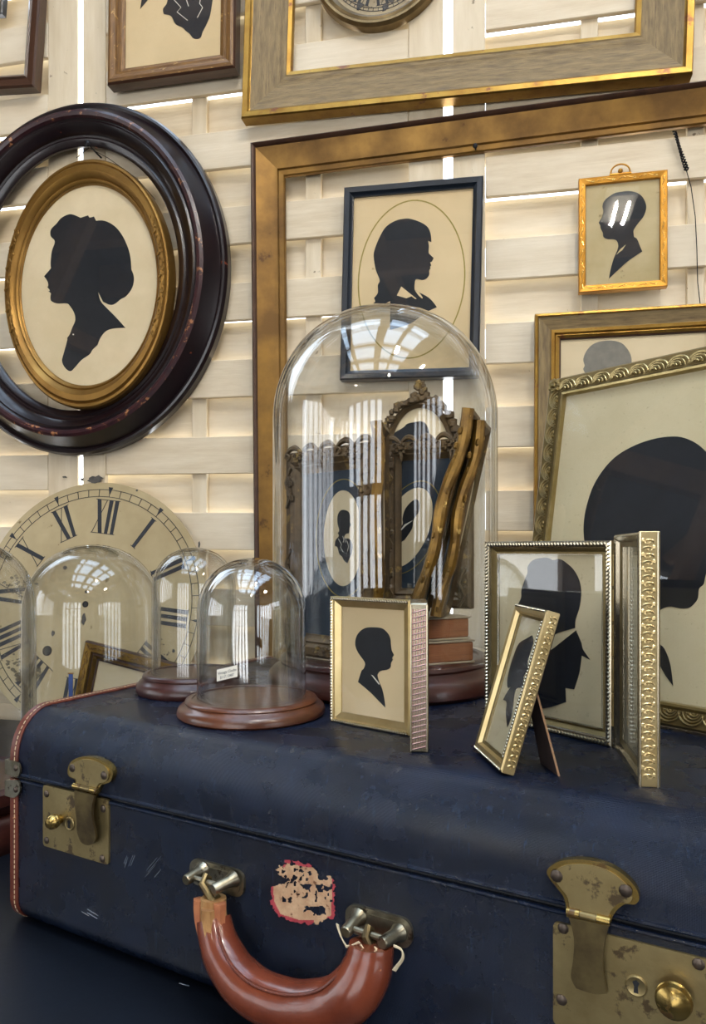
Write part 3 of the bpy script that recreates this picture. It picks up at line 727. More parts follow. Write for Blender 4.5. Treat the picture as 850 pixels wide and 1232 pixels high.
# inner seam with stitching
q = [P[i]+Vector((0, -R[i]*.62, 0))+Vector((0, 0, 1))*R[i]*.0 for i in range(len(P))]
seam = []
for i in range(n0+2, len(P)-8):
    t = (P[i+1]-P[i-1]).normalized(); nrm = Vector((-t.z, 0, t.x))
    if nrm.z < 0: nrm = -nrm
    c = Vector((sum(p.x for p in P)/len(P), P[i].y, P[0].z)); d = (c-P[i]); nrm = nrm if nrm.dot(d) > 0 else -nrm
    seam.append(P[i]+nrm*R[i]*.80+Vector((0, -R[i]*.60, 0)))
MB().tube(seam, .0012, 6).build('grip_seam', M_leather, gr)
st = MB()
for i in range(0, len(seam)-1): st.tube([seam[i].lerp(seam[i+1], .2)+Vector((0, -.0012, 0)), seam[i].lerp(seam[i+1], .75)+Vector((0, -.0012, 0))], .00045, 4)
o = st.build('grip_stitches', M_leather, gr); o['kind'] = 'stuff'
# loose threads at the right end
for s_, pts in enumerate((((417, 1138), (411, 1128), (407, 1118), (405, 1111)), ((417, 1138), (424, 1137), (432, 1133)), ((434, 1136), (443, 1147), (452, 1144), (451, 1139)), ((474, 1137), (483, 1142), (484, 1152), (477, 1162), (473, 1167)))):
    for k in range(3):
        q = []
        for j, (a, b) in enumerate(pts):
            x, z = S.loc(a+k*1.2*(j/3), b+k*.8, -.026+.002*k); q.append((x, -.026+.002*k, z))
        MB().tube(smooth_path(q), .00045, 5).build('loose_thread', M_thread, gr)
# the torn paper label
lb_o = [(118, 350), (160, 350), (225, 330), (265, 320), (300, 285), (250, 280), (205, 255), (175, 195), (215, 165), (265, 150), (255, 105), (360, 120), (495, 155), (545, 215), (560, 290), (605, 300), (640, 260), (680, 260), (715, 300), (712, 650), (640, 650), (600, 665), (560, 705), (520, 690), (470, 722), (430, 690), (370, 695), (190, 630), (120, 510), (120, 485), (150, 470), (120, 420)]
octo = [(110, 340), (255, 100), (500, 150), (560, 240), (640, 250), (718, 300), (718, 655), (520, 700), (380, 700), (190, 640), (118, 500)]
holes = [[(440, 540), (560, 535), (630, 560), (635, 620), (540, 625), (500, 580), (430, 590)], [(275, 480), (310, 445), (325, 470), (300, 505)], [(610, 350), (690, 370), (660, 400), (610, 390)], [(320, 250), (370, 260), (355, 300), (300, 320), (260, 370), (250, 350), (300, 300)], [(215, 200), (240, 190), (260, 215), (230, 240)], [(465, 225), (500, 215), (515, 250), (480, 265)], [(375, 190), (425, 200), (420, 225), (385, 215)], [(540, 330), (600, 330), (600, 400), (550, 410)], [(375, 330), (480, 330), (480, 370), (420, 370)]]
def dist_edge(x, y, P_):
    b = 1e9
    for i in range(len(P_)):
        x0, y0 = P_[i]; x1, y1 = P_[(i+1) % len(P_)]; dx, dy = x1-x0, y1-y0; t = max(0, min(1, ((x-x0)*dx+(y-y0)*dy)/(dx*dx+dy*dy+1e-9))); b = min(b, math.hypot(x-x0-dx*t, y-y0-dy*t))
    return b
mb = MB(); c_ = 7.0; NX = int(640/c_); NY = int(660/c_)
for i in range(NX):
    for j in range(NY):
        x = 100+i*c_; y = 90+j*c_; jx = x+(vnoise(x*.05, y*.05, 5)-.5)*26; jy = y+(vnoise(x*.05, y*.05, 9)-.5)*26
        if not inpoly(jx, jy, lb_o): continue
        if any(inpoly(jx, jy, h) for h in holes): continue
        if y < 500 and x > 230 and vnoise(x*.035, y*.035, 2) > .74: continue
        red = dist_edge(x, y, octo) < 34 and not (520 < x < 640 and y > 600) and not (x < 240 and y < 330) and (x > 690 or y < 180 or y > 480 or x < 150)
        v = [S.loc(310+a/7.727, 1020+b/7.727, -.0006) for a, b in ((x, y), (x+c_, y), (x+c_, y+c_), (x, y+c_))]
        mb.add([(p[0], -.0006-.0003*vnoise(x*.06, y*.06, 4), p[1]) for p in v], [(0, 3, 2, 1)], 1 if red else 0)
o = mb.build('torn_label', [M_lab, M_red], case, smooth=False, label='torn buff paper label with a red border'); 
# scuffs on the front and lid
rs = random.Random(12)
for (px, py, dx, dy, n_) in ((155, 1040, 8, -20, 5), (180, 1050, 22, -26, 4), (155, 880, 14, -8, 4), (620, 975, 30, 6, 3), (700, 955, 14, -8, 3), (215, 1187, 18, 5, 1), (840, 1050, 14, 8, 3), (100, 1100, 30, 18, 3)):
    mb = MB()
    for k in range(n_):
        a0 = px+rs.uniform(-6, 6); b0 = py+rs.uniform(-6, 6); f_ = rs.uniform(.3, .8)
        if py < 985 and not (600 < px < 640): continue
        A = S.loc(a0, b0, -.0003); B = S.loc(a0+dx*f_, b0+dy*f_, -.0003); w_ = rs.uniform(.0002, .0005)
        if max(A[1], B[1]) > SH-RTZ: continue
        mb.slab([(A[0], A[1]-w_), (B[0], B[1]-w_*.4), (B[0], B[1]+w_*.4), (A[0], A[1]+w_)], -.0003, .0002)
    if mb.v: mb.build('scuff_mark', M_scuff, body)

# ------------------------------------------------------------------ glass domes
def dome(nm, lab, X, Y, r, zb, zt, base, mat, bmat, thick=.0022, cyl=None, nseg=72):
    """base = [(radius, height)] profile from the bottom; zb = rim height, zt = top of the glass"""
    M = Matrix.Translation((X, Y, base[0])); t = thing(nm, lab, 'glass dome', M, 'glass domes on turned wooden bases')
    prof = base[1]; MB().lathe(prof, nseg).build('turned_base', bmat, t, sharp=40)
    h = zt-base[0]; b0 = zb-base[0]
    rr = r*1.0; hc = h-rr
    out = [(r*1.004, b0)]+[(r, b0+(hc-b0)*i/6) for i in range(1, 7)]
    out += [(r*math.cos(a)**.93 if a < PI/2-.01 else 0.0, hc+rr*math.sin(a)) for a in [PI/2*i/18 for i in range(1, 19)]]
    out = [(max(q[0], 0.0), q[1]) for q in out]
    ri = r-thick; inn = [(ri, b0)]+[(ri, b0+(hc-b0)*i/6) for i in range(1, 7)]+[(ri*math.cos(a)**.93 if a < PI/2-.01 else 0.0, hc+(rr-thick)*math.sin(a)) for a in [PI/2*i/18 for i in range(1, 19)]]
    mb = MB(); mb.lathe(out, nseg); mb.lathe(inn, nseg)
    n = nseg; off = len(out)*n
    mb.f += [[j, (j+1) % n, off+(j+1) % n, off+j] for j in range(n)]; mb.m += [0]*n; mb.uv += [[(0, 0)]*4]*n
    mb.build('glass_dome', mat, t, sharp=60)
    return t
def tprof(R, h):   # turned base: rounded foot, cove, upper step
    return [(0, 0), (R*.97, 0), (R, h*.10), (R*1.0, h*.25), (R*.985, h*.42), (R*.95, h*.55), (R*.90, h*.64), (R*.89, h*.70), (R*.90, h*.76), (R*.885, h*.86), (R*.84, h*.93), (R*.80, h*.92), (R*.79, h*.86), (0, h*.86)]
dome('glass_cloche', 'largest glass dome, holding carved frames and old books', .0343, .795, .1210, ZS+.0325, CZ+.261, (ZS, tprof(.1265, .036)), M_dome, M_woodbase2, .0028)
dome('glass_cloche', 'small clear glass dome with a price sticker on light walnut base', -.0895, .647, .0478, ZS+.0135, CZ-.0066, (ZS, tprof(.0648, .0165)), M_dome2, M_woodbase, .0030)
dome('glass_cloche', 'slim glass dome on dark red base behind the price-stickered dome', -.1635, .752, .0424, ZS+.019, CZ+.003, (ZS, tprof(.0575, .0215)), M_dome, M_woodbase2, .0022)
dome('glass_cloche', 'wide glass dome in front of the clock dial, half behind the suitcase end', -.3664, 1.03, .0925, ZT+.024, CZ+.008, (ZT, tprof(.100, .028)), M_dome, M_woodbase2, .0024)
dome('glass_cloche', 'glass dome cut off by the picture edge, on tall two-tier base', -.4550, .850, .080, ZT+.060, CZ+.014, (ZT, [(0, 0), (.088, 0), (.091, .008), (.091, .030), (.085, .038), (.080, .041), (.086, .046), (.091, .054), (.089, .066), (.083, .071), (.080, .068), (0, .066)]), M_dome, M_woodbase2, .0024)
# price sticker on the small dome, curved round the glass
tgM = Matrix.Translation((-.0895, .647, ZS)); 
lab_ = thing('price_sticker', 'small white handwritten price sticker on the small walnut-based dome', 'sticker', tgM)
cx_, cy_, rr_ = 0, 0, .0484
def cyl_pt(px, py, off=0.0):
    r_ = ray(px, py); C = Vector((-.0895, .647)); d = Vector((r_.x, r_.y)); R_ = rr_+off
    a = d.dot(d); b = -2*d.dot(C); c = C.dot(C)-R_*R_; t = (-b-math.sqrt(b*b-4*a*c))/(2*a)
    return EYE+r_*t-Vector((-.0895, .647, ZS))
mb = MB(); NXs = 8
def tagp(u, v, off): return cyl_pt(261+25*u, 806-6*u+14*v, off)
vs = []
for off in (0, .0004):
    for i in range(NXs+1):
        for v in (0, 1): vs.append(tagp(i/NXs, v, off))
k = 2*(NXs+1); fs = []
for i in range(NXs): fs += [(2*i, 2*i+1, 2*i+3, 2*i+2), (k+2*i, k+2*i+2, k+2*i+3, k+2*i+1), (2*i, 2*i+2, k+2*i+2, k+2*i), (2*i+1, k+2*i+1, k+2*i+3, 2*i+3)]
mb.add(vs, fs); mb.build('paper', M_white, lab_)
def text_mesh(body, size=1.0):
    cu = bpy.data.curves.new('txt', 'FONT'); cu.body = body; cu.size = size; cu.align_x = 'CENTER'; cu.resolution_u = 2
    o = bpy.data.objects.new('txt', cu); COL.objects.link(o); dg = bpy.context.evaluated_depsgraph_get(); me = bpy.data.meshes.new_from_object(o.evaluated_get(dg))
    V = [v.co.copy() for v in me.vertices]; Fs = [list(p.vertices) for p in me.polygons]
    bpy.data.objects.remove(o); bpy.data.curves.remove(cu); bpy.data.meshes.remove(me); return V, Fs
for line, v0, hgt in (('Vintage Cloche', .46, .34), ('$117 / 0407', .86, .34)):
    V, Fs = text_mesh(line); xs = [v.x for v in V]; wdt = max(xs)-min(xs); 
    vs = [tagp(.06+.88*(v.x-min(xs))/wdt if 'V' in line else .16+.66*(v.x-min(xs))/wdt, v0-v.y*hgt, .0007) for v in V]
    MB().add(vs, Fs).build('lettering', M_black, lab_, smooth=False)

# ------------------------------------------------------------------ contents of the large dome
ZB = ZS+.0325
def carved(name, lab, A, B, zb, zt, mat_out, navy=True, thick=.014, group=None, bord=.026, crest=True, bot=None):
    """ornate upright frame between the floor points A and B with carved, wavy rails"""
    A3 = Vector((A[0], A[1], zb)); B3 = Vector((B[0], B[1], zb)); W = (B3-A3).length; H = zt-zb
    M = frame_matrix(A3, B3-A3, UP); t = thing(name, lab, 'picture frame', M, group)
    b = bord
    prof = [(0, thick, 0), (0, .004, 0), (.003, .001, 0), (b*.45, 0, 0), (b*.62, .003, 0), (b*.7, .0015, 0), (b*.8, .0035, 0), (b, .006, 0), (b, thick, 0)]
    rl = rails(t, W, H, prof, [mat_out])
    # scalloped crest of C-scrolls along top and sides
    mb = MB(); n = 5
    for i in range(n):
        x0 = W*i/n; pts = []
        for j in range(9):
            u = j/8; pts.append((x0+W/n*u, .003, H-.002+.007*math.sin(PI*u)))
        mb.tube(pts, [.0016+.0016*math.sin(PI*j/8) for j in range(9)], 6, flat=(0, 1, 0))
    for i in range(2*n):
        x0 = W*(i+.5)/(2*n); sg = 1 if i % 2 else -1
        mb.tube([(x0+sg*.0045*math.cos(q_)*(1-.07*k_), -.0005, H-.006+.0048*math.sin(q_)*(1-.07*k_)) for k_, q_ in enumerate([j*.6 for j in range(10)])], .0011, 5, flat=(0, 1, 0))
    for cx in (W*.22, W*.78, W*.5):
        for k in range(7):
            an = k/7*2*PI; mb.ball((cx+.0055*math.cos(an), -.0005, H-.008+.0055*math.sin(an)), (.0026, .0022, .0026), 6)
        mb.ball((cx, -.002, H-.008), .0026, 6)
        mb.tube([(cx, 0, H-.013), (cx+.001, -.001, H-.019), (cx, 0, H-.024)], [.0024, .0018, .0008], 6)
    mb.build('carved_crest', mat_out, t)
    mb = MB()
    for cx in (b*.4, W-b*.4):
        for zc in (.12, .42, .82):
            for k in range(9):
                mb.ball((cx+random.uniform(-.005, .005), -.001, H*zc+random.uniform(-.014, .014)), (.0032, .0022, .0040), 6)
            mb.tube([(cx-.004, -.001, H*zc-.02), (cx+.004, -.002, H*zc-.008), (cx-.004, -.002, H*zc+.006), (cx+.003, -.001, H*zc+.022)], .0018, 6)
    for k in range(11): mb.ball((W*.5+random.uniform(-.014, .014), -.001, b*.4+random.uniform(-.005, .006)), (.0036, .0022, .0032), 6)
    mb.build('carved_ornament', mat_out, t, kind='stuff')
    yb = .007
    MB().box((b-.001, yb, b-.001), (W-b+.001, yb+.002, H-b+.001)).build('mount_board', M_navymat if navy else M_card, t, smooth=False)
    return t, M, W, H
# left upright frame
tA, MA, WA, HA = carved('carved_frame', 'carved frame in the largest dome with a child bust in navy oval mount', (-.0745, .787), (.0180, .692), ZB+.0005, CZ+.104, M_carved, bord=.024)
plA = Pl(MA)
cxa, cza = plA.loc(412, 645, .0065); ax0 = plA.loc(390, 645, .0065)[0]; ax1 = plA.loc(436, 645, .0065)[0]; az = (plA.loc(412, 590, .0065)[1]-plA.loc(412, 705, .0065)[1])/2
cza = (plA.loc(412, 590, .0065)[1]+plA.loc(412, 705, .0065)[1])/2; cxa = (ax0+ax1)/2
MB().slab(ellipse(cxa, cza, (ax1-ax0)/2, az), .0064, .0070).build('oval_card', M_card, tA)
mb = MB(); ring_slab(mb, cxa, cza, (ax1-ax0)/2+.0125, az+.0115, .0007, .0064, .0070); mb.build('gold_oval_line', M_goldline, tA)
childP = [(290, 293), (340, 310), (362, 350), (362, 385), (360, 420), (372, 455), (362, 470), (355, 490), (350, 540), (320, 548), (300, 590), (350, 600), (380, 640), (388, 710), (370, 780), (350, 820), (335, 860, 1), (300, 830), (280, 790), (250, 760), (230, 690), (203, 680, 1), (210, 620), (245, 570), (235, 540), (250, 510), (232, 440), (232, 360), (255, 310)]
MB().slab(traced(plA, .0060, (380, 580), 8.8, childP), .0060, .0064).build('silhouette', M_sil, tA)
for ln in ([(285, 570), (300, 610), (290, 640)], [(300, 600), (325, 590), (310, 640)], [(240, 600), (275, 660), (262, 690), (290, 740)], [(330, 620), (350, 680), (335, 735)]):
    q = [plA.loc(380+x/8.8, 580+y/8.8, .0058) for x, y in ln]; MB().tube([(x, .0059, z) for x, z in q], .0003, 4).build('chalk_line', M_white, tA)
pane(tA, .023, .023, WA-.023, HA-.023, .0035, M_glass, .001)
# books
bd = Vector((.905, .425, 0)).normalized(); 
def book(z0, h, dx, yaw, lab, first):
    M = Matrix.Translation((.047+dx, .691, z0)) @ Matrix.Rotation(math.radians(24+yaw), 4, 'Z')
    t = thing('book', lab, 'book', M, 'old books under the largest dome')
    L_, D_ = .082, .105
    MB().bbox((.001, .001, .0018), (L_-.001, D_, h-.0018), .0012).build('pages', M_pages, t)
    MB().bbox((0, 0, 0), (L_, D_, .0018), .0004).build('cover', M_cover, t); MB().bbox((0, 0, h-.0018), (L_, D_, h), .0004).build('cover', M_cover, t)
book(ZB+.0005, .0225, -.001, 0, 'lower brown-paged book lying in the largest dome', True)
book(ZB+.0235, .0225, -.003, 3, 'upper brown-paged book under the leaning gilt frames', False)
ZK = ZB+.0465
# right upright frame with the tilted portrait
tB, MBm, WB, HB = carved('carved_frame', 'carved frame in the largest dome with a tilted man bust', (.034, .838), (.1270, .792), ZK+.001, CZ+.123, M_carved, bord=.021)
plB = Pl(MBm)
o_pts = []
c0 = plB.loc(490, 635, .0065)
MB().slab(ellipse(c0[0], c0[1], .026, .048, rot=-.42), .0064, .0070).build('oval_card', M_card, tB)
mb = MB(); ring_slab(mb, c0[0]+.002, c0[1], .034, .056, .0008, .0064, .0070, rot=-.42); mb.build('gold_oval_line', M_goldline, tB)
manP = [(280, 15), (310, 5), (325, 30), (320, 80), (290, 125), (280, 180), (240, 240), (225, 255), (135, 305, 1), (150, 285), (190, 230), (200, 190), (225, 150), (222, 120), (240, 60)]
MB().slab(traced(plB, .0060, (440, 600), 5.0, manP), .0060, .0064).build('silhouette', M_sil, tB)
MB().slab([plB.loc(440+x/5, 600+y/5, .0057) for x, y in ((195, 210), (235, 155), (285, 130), (240, 165))], .0057, .0060).build('white_collar', M_white, tB)
pane(tB, .02, .02, WB-.02, HB-.02, .0035, M_glass, .001)
# edge-on gilt frames: carved wavy side, the picture turned away
def edge_frame(lab, top, bot, width, back, th=.0095, face=True, group='gilt frames seen edge on in the largest dome'):
    T = Vector(top); Bt = Vector(bot); z = (T-Bt); H = z.length; x = Vector(back)
    M = frame_matrix(Bt, x, z); t = thing('leaning_frame', lab, 'picture frame', M, group)
    # wavy carved edge
    n = 26; pth = []; rad = []
    for i in range(n+1):
        u = i/n; pth.append((-.003+.0028*math.sin(u*PI*3.0), .0020*math.sin(u*PI*4+.6), H*u)); rad.append(th*(.52+.12*abs(math.sin(u*PI*5))+(.10 if i in (0, n) else 0)))
    MB().tube(pth, rad, 10).build('carved_edge', M_carvedgold, t)
    mb = MB()
    for i in range(14): mb.ball((-.0065+.002*math.sin(i*.7*3), random.uniform(-.003, .003), H*(.04+.92*i/13)), (.0022, .0022, .0042), 6)
    mb.build('carved_leaf', M_carvedgold, t)
    prof = [(0, th*.5, 0), (0, -th*.4, 0), (.004, -th*.5, 0), (.009, -th*.2, 0), (.009, th*.5, 0)]
    mbx = Matrix.Translation((.003, 0, 0))
    r_ = rails(t, width, H, prof, [M_carved])
    MB().box((.006, -.0005, .006), (width-.006, .002, H-.006)).build('mount_board', M_navymat, t, smooth=False)
    MB().slab(ellipse(width*.5, H*.5, width*.28, H*.25), -.0012, -.0006).build('oval_card', M_card, t)
    return t
yb_ = Vector((.20, .98, 0))
edge_frame('gilt carved frame standing edge on between the two upright frames in the dome', at(455, 507, .69), at(455, 776, .69), .05, Vector((.18, .984, 0)))
edge_frame('first leaning gilt frame from the middle, seen edge on in the largest dome', at(573, 512, .725), at(500, 741, .69), .045, Vector((.30, .95, 0)))
edge_frame('outermost leaning gilt frame, seen edge on against the side of the largest dome', at(588, 530, .745), at(527, 742, .70), .040, Vector((.32, .94, 0)))
# oval crest frame at the back of the dome
Mc = frame_matrix(Vector((.040, .868, ZB)), Vector((.99, -.10, 0)), UP)
tc_ = thing('crest_frame', 'arched frame crowned with dark carved roses at the back of the largest dome', 'picture frame', Mc)
plC = Pl(Mc); cx0, cz0 = plC.loc(506, 545, 0); apz = plC.loc(500, 486, 0)[1]
a_, b_ = (plC.loc(545, 540, 0)[0]-plC.loc(466, 540, 0)[0])/2, apz-cz0
oval_ring('oval_moulding', cx0, cz0, a_+.004, b_+.004, [(0, .010, 0), (0, .002, 0), (.004, 0, 0), (.008, .003, 0), (.008, .010, 0)], [M_carved], tc_, 64)
MB().slab(ellipse(cx0, cz0, a_-.002, b_-.002), .005, .008).build('backing_card', M_card, tc_)
MB().slab(traced(plC, .0045, (440, 440), 5.0, [(150, 425), (180, 400), (230, 370), (250, 350), (290, 340), (340, 335), (370, 360), (385, 420), (370, 520), (160, 520)]), .0044, .005).build('silhouette', M_sil, tc_)
mb = MB(); rr2 = random.Random(4)
for i in range(34):
    an = PI*(.02+.96*i/33); ex = 1+.0*i; R1 = a_+.007+rr2.uniform(-.002, .003); R2 = b_+.007+rr2.uniform(-.002, .004)
    mb.ball((cx0+R1*math.cos(an), -.001+rr2.uniform(-.002, .002), cz0+R2*math.sin(an)), (rr2.uniform(.0036, .0068), .0042, rr2.uniform(.0036, .0068)), 6)
for i in range(12):
    mb.ball((cx0+rr2.uniform(-.010, .010)*(1-i/14), -.001, cz0+b_+.010+i*.0014), (.0036, .003, .0036), 6)
for s_ in (-1, 0, 1): mb.tube([(cx0, 0, cz0+b_+.018), (cx0+s_*.003, -.001, cz0+b_+.024), (cx0+s_*.005, 0, cz0+b_+.027)], [.002, .0018, .0009], 6)
mb.build('carved_roses', M_carved, tc_)
MB().bbox((cx0-.012, 0, 0), (cx0+.012, .010, cz0-b_+.002), .002).build('stand', M_carved, tc_)

# ------------------------------------------------------------------ small frames standing on the suitcase
def floorpt(px, py): return EYE+ray(px, py)*(.144*F/(py-HY))
# hinged frame with the boy (centre)
A = floorpt(397, 868); B = floorpt(493, 886); ztop = CZ-.0388
M7 = frame_matrix(A, B-A, UP); W7 = (B-A).length; H7 = ztop-ZS
t7 = thing('hinged_frame', 'small hinged metal frame with a boy silhouette, before the largest dome', 'picture frame', M7)
prof = [(0, .008, 0), (0, .001, 0), (.0012, 0, 0), (.0030, .0010, 0), (.0034, .0022, 0), (.0085, .0052, 0), (.0085, .008, 0)]
rails(t7, W7, H7, prof, [M_brgold])
mb = MB()
for a, b in (((.0015, 0, .0015), (W7-.0015, 0, .0015)), ((.0015, 0, H7-.0015), (W7-.0015, 0, H7-.0015)), ((.0015, 0, .0015), (.0015, 0, H7-.0015))): rope(mb, a, b, .0013, .0024)
o = mb.build('rope_edge', M_silver, t7); o['kind'] = 'stuff'
MB().box((.007, .006, .007), (W7-.007, .008, H7-.007)).build('backing_card', M_card2, t7, smooth=False)
pl7 = Pl(M7)
boyP = [(350, 262), (410, 270), (450, 305), (468, 345), (470, 375), (475, 415), (477, 425), (493, 458, 1), (480, 480), (485, 490), (472, 515), (468, 545), (445, 562), (400, 570), (380, 590), (378, 610), (390, 650), (410, 700), (425, 770), (432, 828, 1), (380, 775), (320, 715), (240, 648, 1), (265, 570), (280, 555), (290, 515), (265, 475), (235, 430), (220, 380), (230, 325), (260, 285), (300, 265)]
MB().slab(traced(pl7, .0056, (390, 710), 5.864, boyP), .0056, .0060).build('silhouette', M_sil, t7)
MB().slab([pl7.loc(390+x/5.864, 710+y/5.864, .0053) for x, y in ((333, 597), (345, 603), (392, 660), (388, 668))], .0053, .0056).build('collar_sliver', M_white, t7)
pane(t7, .008, .008, W7-.008, H7-.008, .0040, M_glass, .0010)
# its second leaf, turned edge on toward the viewer: local x runs to the front
P0 = EYE+Vector(((494-425)/F*.568, .568, 0)); P1 = EYE+Vector(((494-425)/F*.521, .521, 0)); P0.z = P1.z = ZS
leaf7 = bpy.data.objects.new('second_leaf', None); COL.objects.link(leaf7); leaf7.parent = t7
Lm = frame_matrix(P1, P0-P1, UP)     # x back to the hinge, y to the left?
leaf7.matrix_local = M7.inverted() @ Lm
L7 = (P0-P1).length; T7 = .0125; y0 = -T7
# y axis of this frame points away to the left; the leaf's body lies on the right (negative y)
MB().bbox((.0, -T7, 0), (L7, 0, H7+.001), .0008).build('leaf_body', M_silver, leaf7)
MB().box((.001, -T7-.0006, .003), (L7, -T7, H7-.002)).build('velvet_back', M_felt, leaf7, smooth=False)
mb = MB(); n = 26
for i in range(n):      # the lattice on the narrow side
    z_ = .002+(H7-.004)*i/n
    mb.tube([(-.0004, -.0012, z_), (-.0004, -T7+.0012, z_+.0026)], .00055, 5)
for j in range(1, 7): mb.tube([(-.0004, -T7*j/7, .003), (-.0004, -T7*j/7, H7-.003)], .0004, 5)
o = mb.build('lattice_relief', M_pink, leaf7); o['kind'] = 'stuff'
for y_ in (-.0006, -T7+.0006): MB().tube([(-.0006, y_, .001), (-.0006, y_, H7)], .0008, 6).build('edge_bead', M_silver, leaf7)

# large hinged frame with the man
A = floorpt(583, 863); B = floorpt(735, 899); H8 = .1512
M8 = frame_matrix(A, B-A, UP); W8 = (B-A).length; pl8 = Pl(M8)
t8 = thing('hinged_frame', 'larger hinged metal frame with a man in a high collar, rope-edged', 'picture frame', M8)
prof = [(0, .010, 0), (0, .001, 0), (.0015, 0, 0), (.0045, .0010, 0), (.0055, .0030, 1), (.0085, .0062, 1), (.0100, .0058, 0), (.0108, .0066, 0), (.0108, .010, 0)]
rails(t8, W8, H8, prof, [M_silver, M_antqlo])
mb = MB()
c = .0022
for a, b in (((c, 0, c), (W8-c, 0, c)), ((c, 0, H8-c), (W8-c, 0, H8-c)), ((c, 0, c), (c, 0, H8-c)), ((W8-c, 0, c), (W8-c, 0, H8-c))): rope(mb, a, b, .0017, .0029)
c = .0104
for a, b in (((c, .0056, c), (W8-c, .0056, c)), ((c, .0056, H8-c), (W8-c, .0056, H8-c)), ((c, .0056, c), (c, .0056, H8-c)), ((W8-c, .0056, c), (W8-c, .0056, H8-c))): rope(mb, a, b, .0006, .0014)
o = mb.build('rope_edge', M_silver, t8); o['kind'] = 'stuff'
MB().box((.009, .0075, .009), (W8-.009, .0098, H8-.009)).build('backing_card', M_card4, t8, smooth=False)
headP = [(230, 425), (248, 375), (250, 330), (270, 270), (285, 230), (285, 200), (310, 165), (350, 150), (400, 148), (430, 160), (470, 155), (510, 180), (550, 220), (580, 280), (590, 350), (580, 430), (558, 500), (555, 548, 1), (460, 575), (400, 600), (300, 570), (250, 500)]
bodyP = [(560, 562, 1), (590, 630), (600, 670), (640, 728, 1), (593, 705, 1), (580, 800), (550, 898, 1), (500, 890, 1), (503, 970, 1), (385, 1005), (300, 990), (280, 800), (430, 665, 1)]
for P_ in (headP, bodyP): MB().slab(traced(pl8, .0070, (575, 640), 4.74, P_), .0070, .0075).build('silhouette', M_sil, t8)
pane(t8, .010, .010, W8-.010, H8-.010, .0050, M_glass, .0010)
# second leaf with the floral gilt side
Pf = EYE+Vector(((768-425)/F*.4465, .4465, 0)); Ph = EYE+Vector(((738.5-425)/F*.5346, .5346, 0)); Pf.z = Ph.z = ZS
Lm = frame_matrix(Ph, Pf-Ph, UP)   # x from hinge to the front edge; y = z cross x -> points right (outside)
L8 = (Pf-Ph).length; H82 = .1550; T8 = .0098
leaf8 = bpy.data.objects.new('second_leaf', None); COL.objects.link(leaf8); leaf8.parent = t8; leaf8.matrix_local = M8.inverted() @ Lm
prof = [(0, T8, 0), (0, .001, 0), (.0014, 0, 0), (.0040, .0010, 0), (.0055, .0035, 1), (.0090, .0050, 0), (.0090, T8, 0)]
rails(leaf8, L8, H82, prof, [M_silver, M_antqlo], name='leaf_rail')
MB().box((.0085, .006, .0085), (L8-.0085, .0088, H82-.0085)).build('leaf_card', M_card4, leaf8, smooth=False)
MB().box((.0085, .0045, .0085), (L8-.0085, .0055, H82-.0085)).build('leaf_glass', M_glass, leaf8, smooth=False)
mb = MB(); rope(mb, (L8-.0095, .0038, .010), (L8-.0095, .0038, H82-.010), .0008, .0019); o = mb.build('leaf_rope', M_silver, leaf8); o['kind'] = 'stuff'
MB().bbox((L8, .0004, .0), (L8+.0012, T8+.0028, H82+.0005), .0004).build('gilt_side', M_brgold, leaf8)
mb = MB()
n = 34
for i in range(n):
    zc = .004+(H82-.008)*(i+.5)/n; st = (H82-.008)/n; sg = 1 if i % 2 else -1; yc = .0058
    pth = [(L8+.0014, yc+sg*.0034*math.cos(t)*(1-.08*j), zc+st*.45*math.sin(t)*(1-.06*j)) for j, t in enumerate([k*.62 for k in range(9)])]
    mb.tube(pth, [.0007]*9, 5); mb.ball((L8+.0014, yc-sg*.0032, zc+st*.3), (.0007, .0012, .0016), 6); mb.ball((L8+.0014, yc+sg*.0005, zc), (.0007, .0010, .0010), 6)
mb.build('floral_relief', M_brgold, leaf8)
for y_ in (.0012, T8+.0016): MB().tube([(L8+.0012, y_, 0), (L8+.0012, y_, H82)], .0007, 6).build('edge_bead', M_silver, leaf8)
# hinge between the leaves
mb = MB(); xh, yh = W8+.0012, .0035
for i in range(5): mb.tube([(xh, yh, H8*(.10+.17*i)), (xh, yh, H8*(.10+.17*i)+H8*.15)], .0016, 10)
mb.build('hinge', M_brgold, t8)

# small easel frame leaning back
A = floorpt(570, 903)+Vector((0, 0, .0026)); B = floorpt(603, 934)+Vector((0, 0, .0026)); d9 = (B-A); W9 = d9.length; dx = d9.normalized(); back = UP.cross(dx)
lean = math.radians(16.8); z9 = (UP*math.cos(lean)+back*math.sin(lean)); H9 = .1075
M9 = frame_matrix(A, dx, z9); pl9 = Pl(M9); T9 = .0085
t9 = thing('easel_frame', 'small leaning gilt easel frame with a foreshortened bust, before the hinged pair', 'picture frame', M9)
prof = [(0, T9, 0), (0, .001, 0), (.0015, 0, 0), (.0045, .0005, 0), (.0060, .0030, 1), (.0078, .0036, 1), (.0078, T9, 0)]
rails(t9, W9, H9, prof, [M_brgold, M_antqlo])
mb = MB(); c = .0074
rope(mb, (W9-c, .0016, c), (W9-c, .0016, H9-c), .0009, .0022)
rope(mb, (.002, -.0002, .001), (W9-.002, -.0002, .001), .0009, .002); rope(mb, (.002, -.0002, H9-.001), (W9-.002, -.0002, H9-.001), .0009, .002)
o = mb.build('rope_edge', M_silver, t9); o['kind'] = 'stuff'
MB().bbox((W9, .0, .0), (W9+.0012, T9, H9), .0004).build('gilt_side', M_brgold, t9)
mb = MB(); n = 30
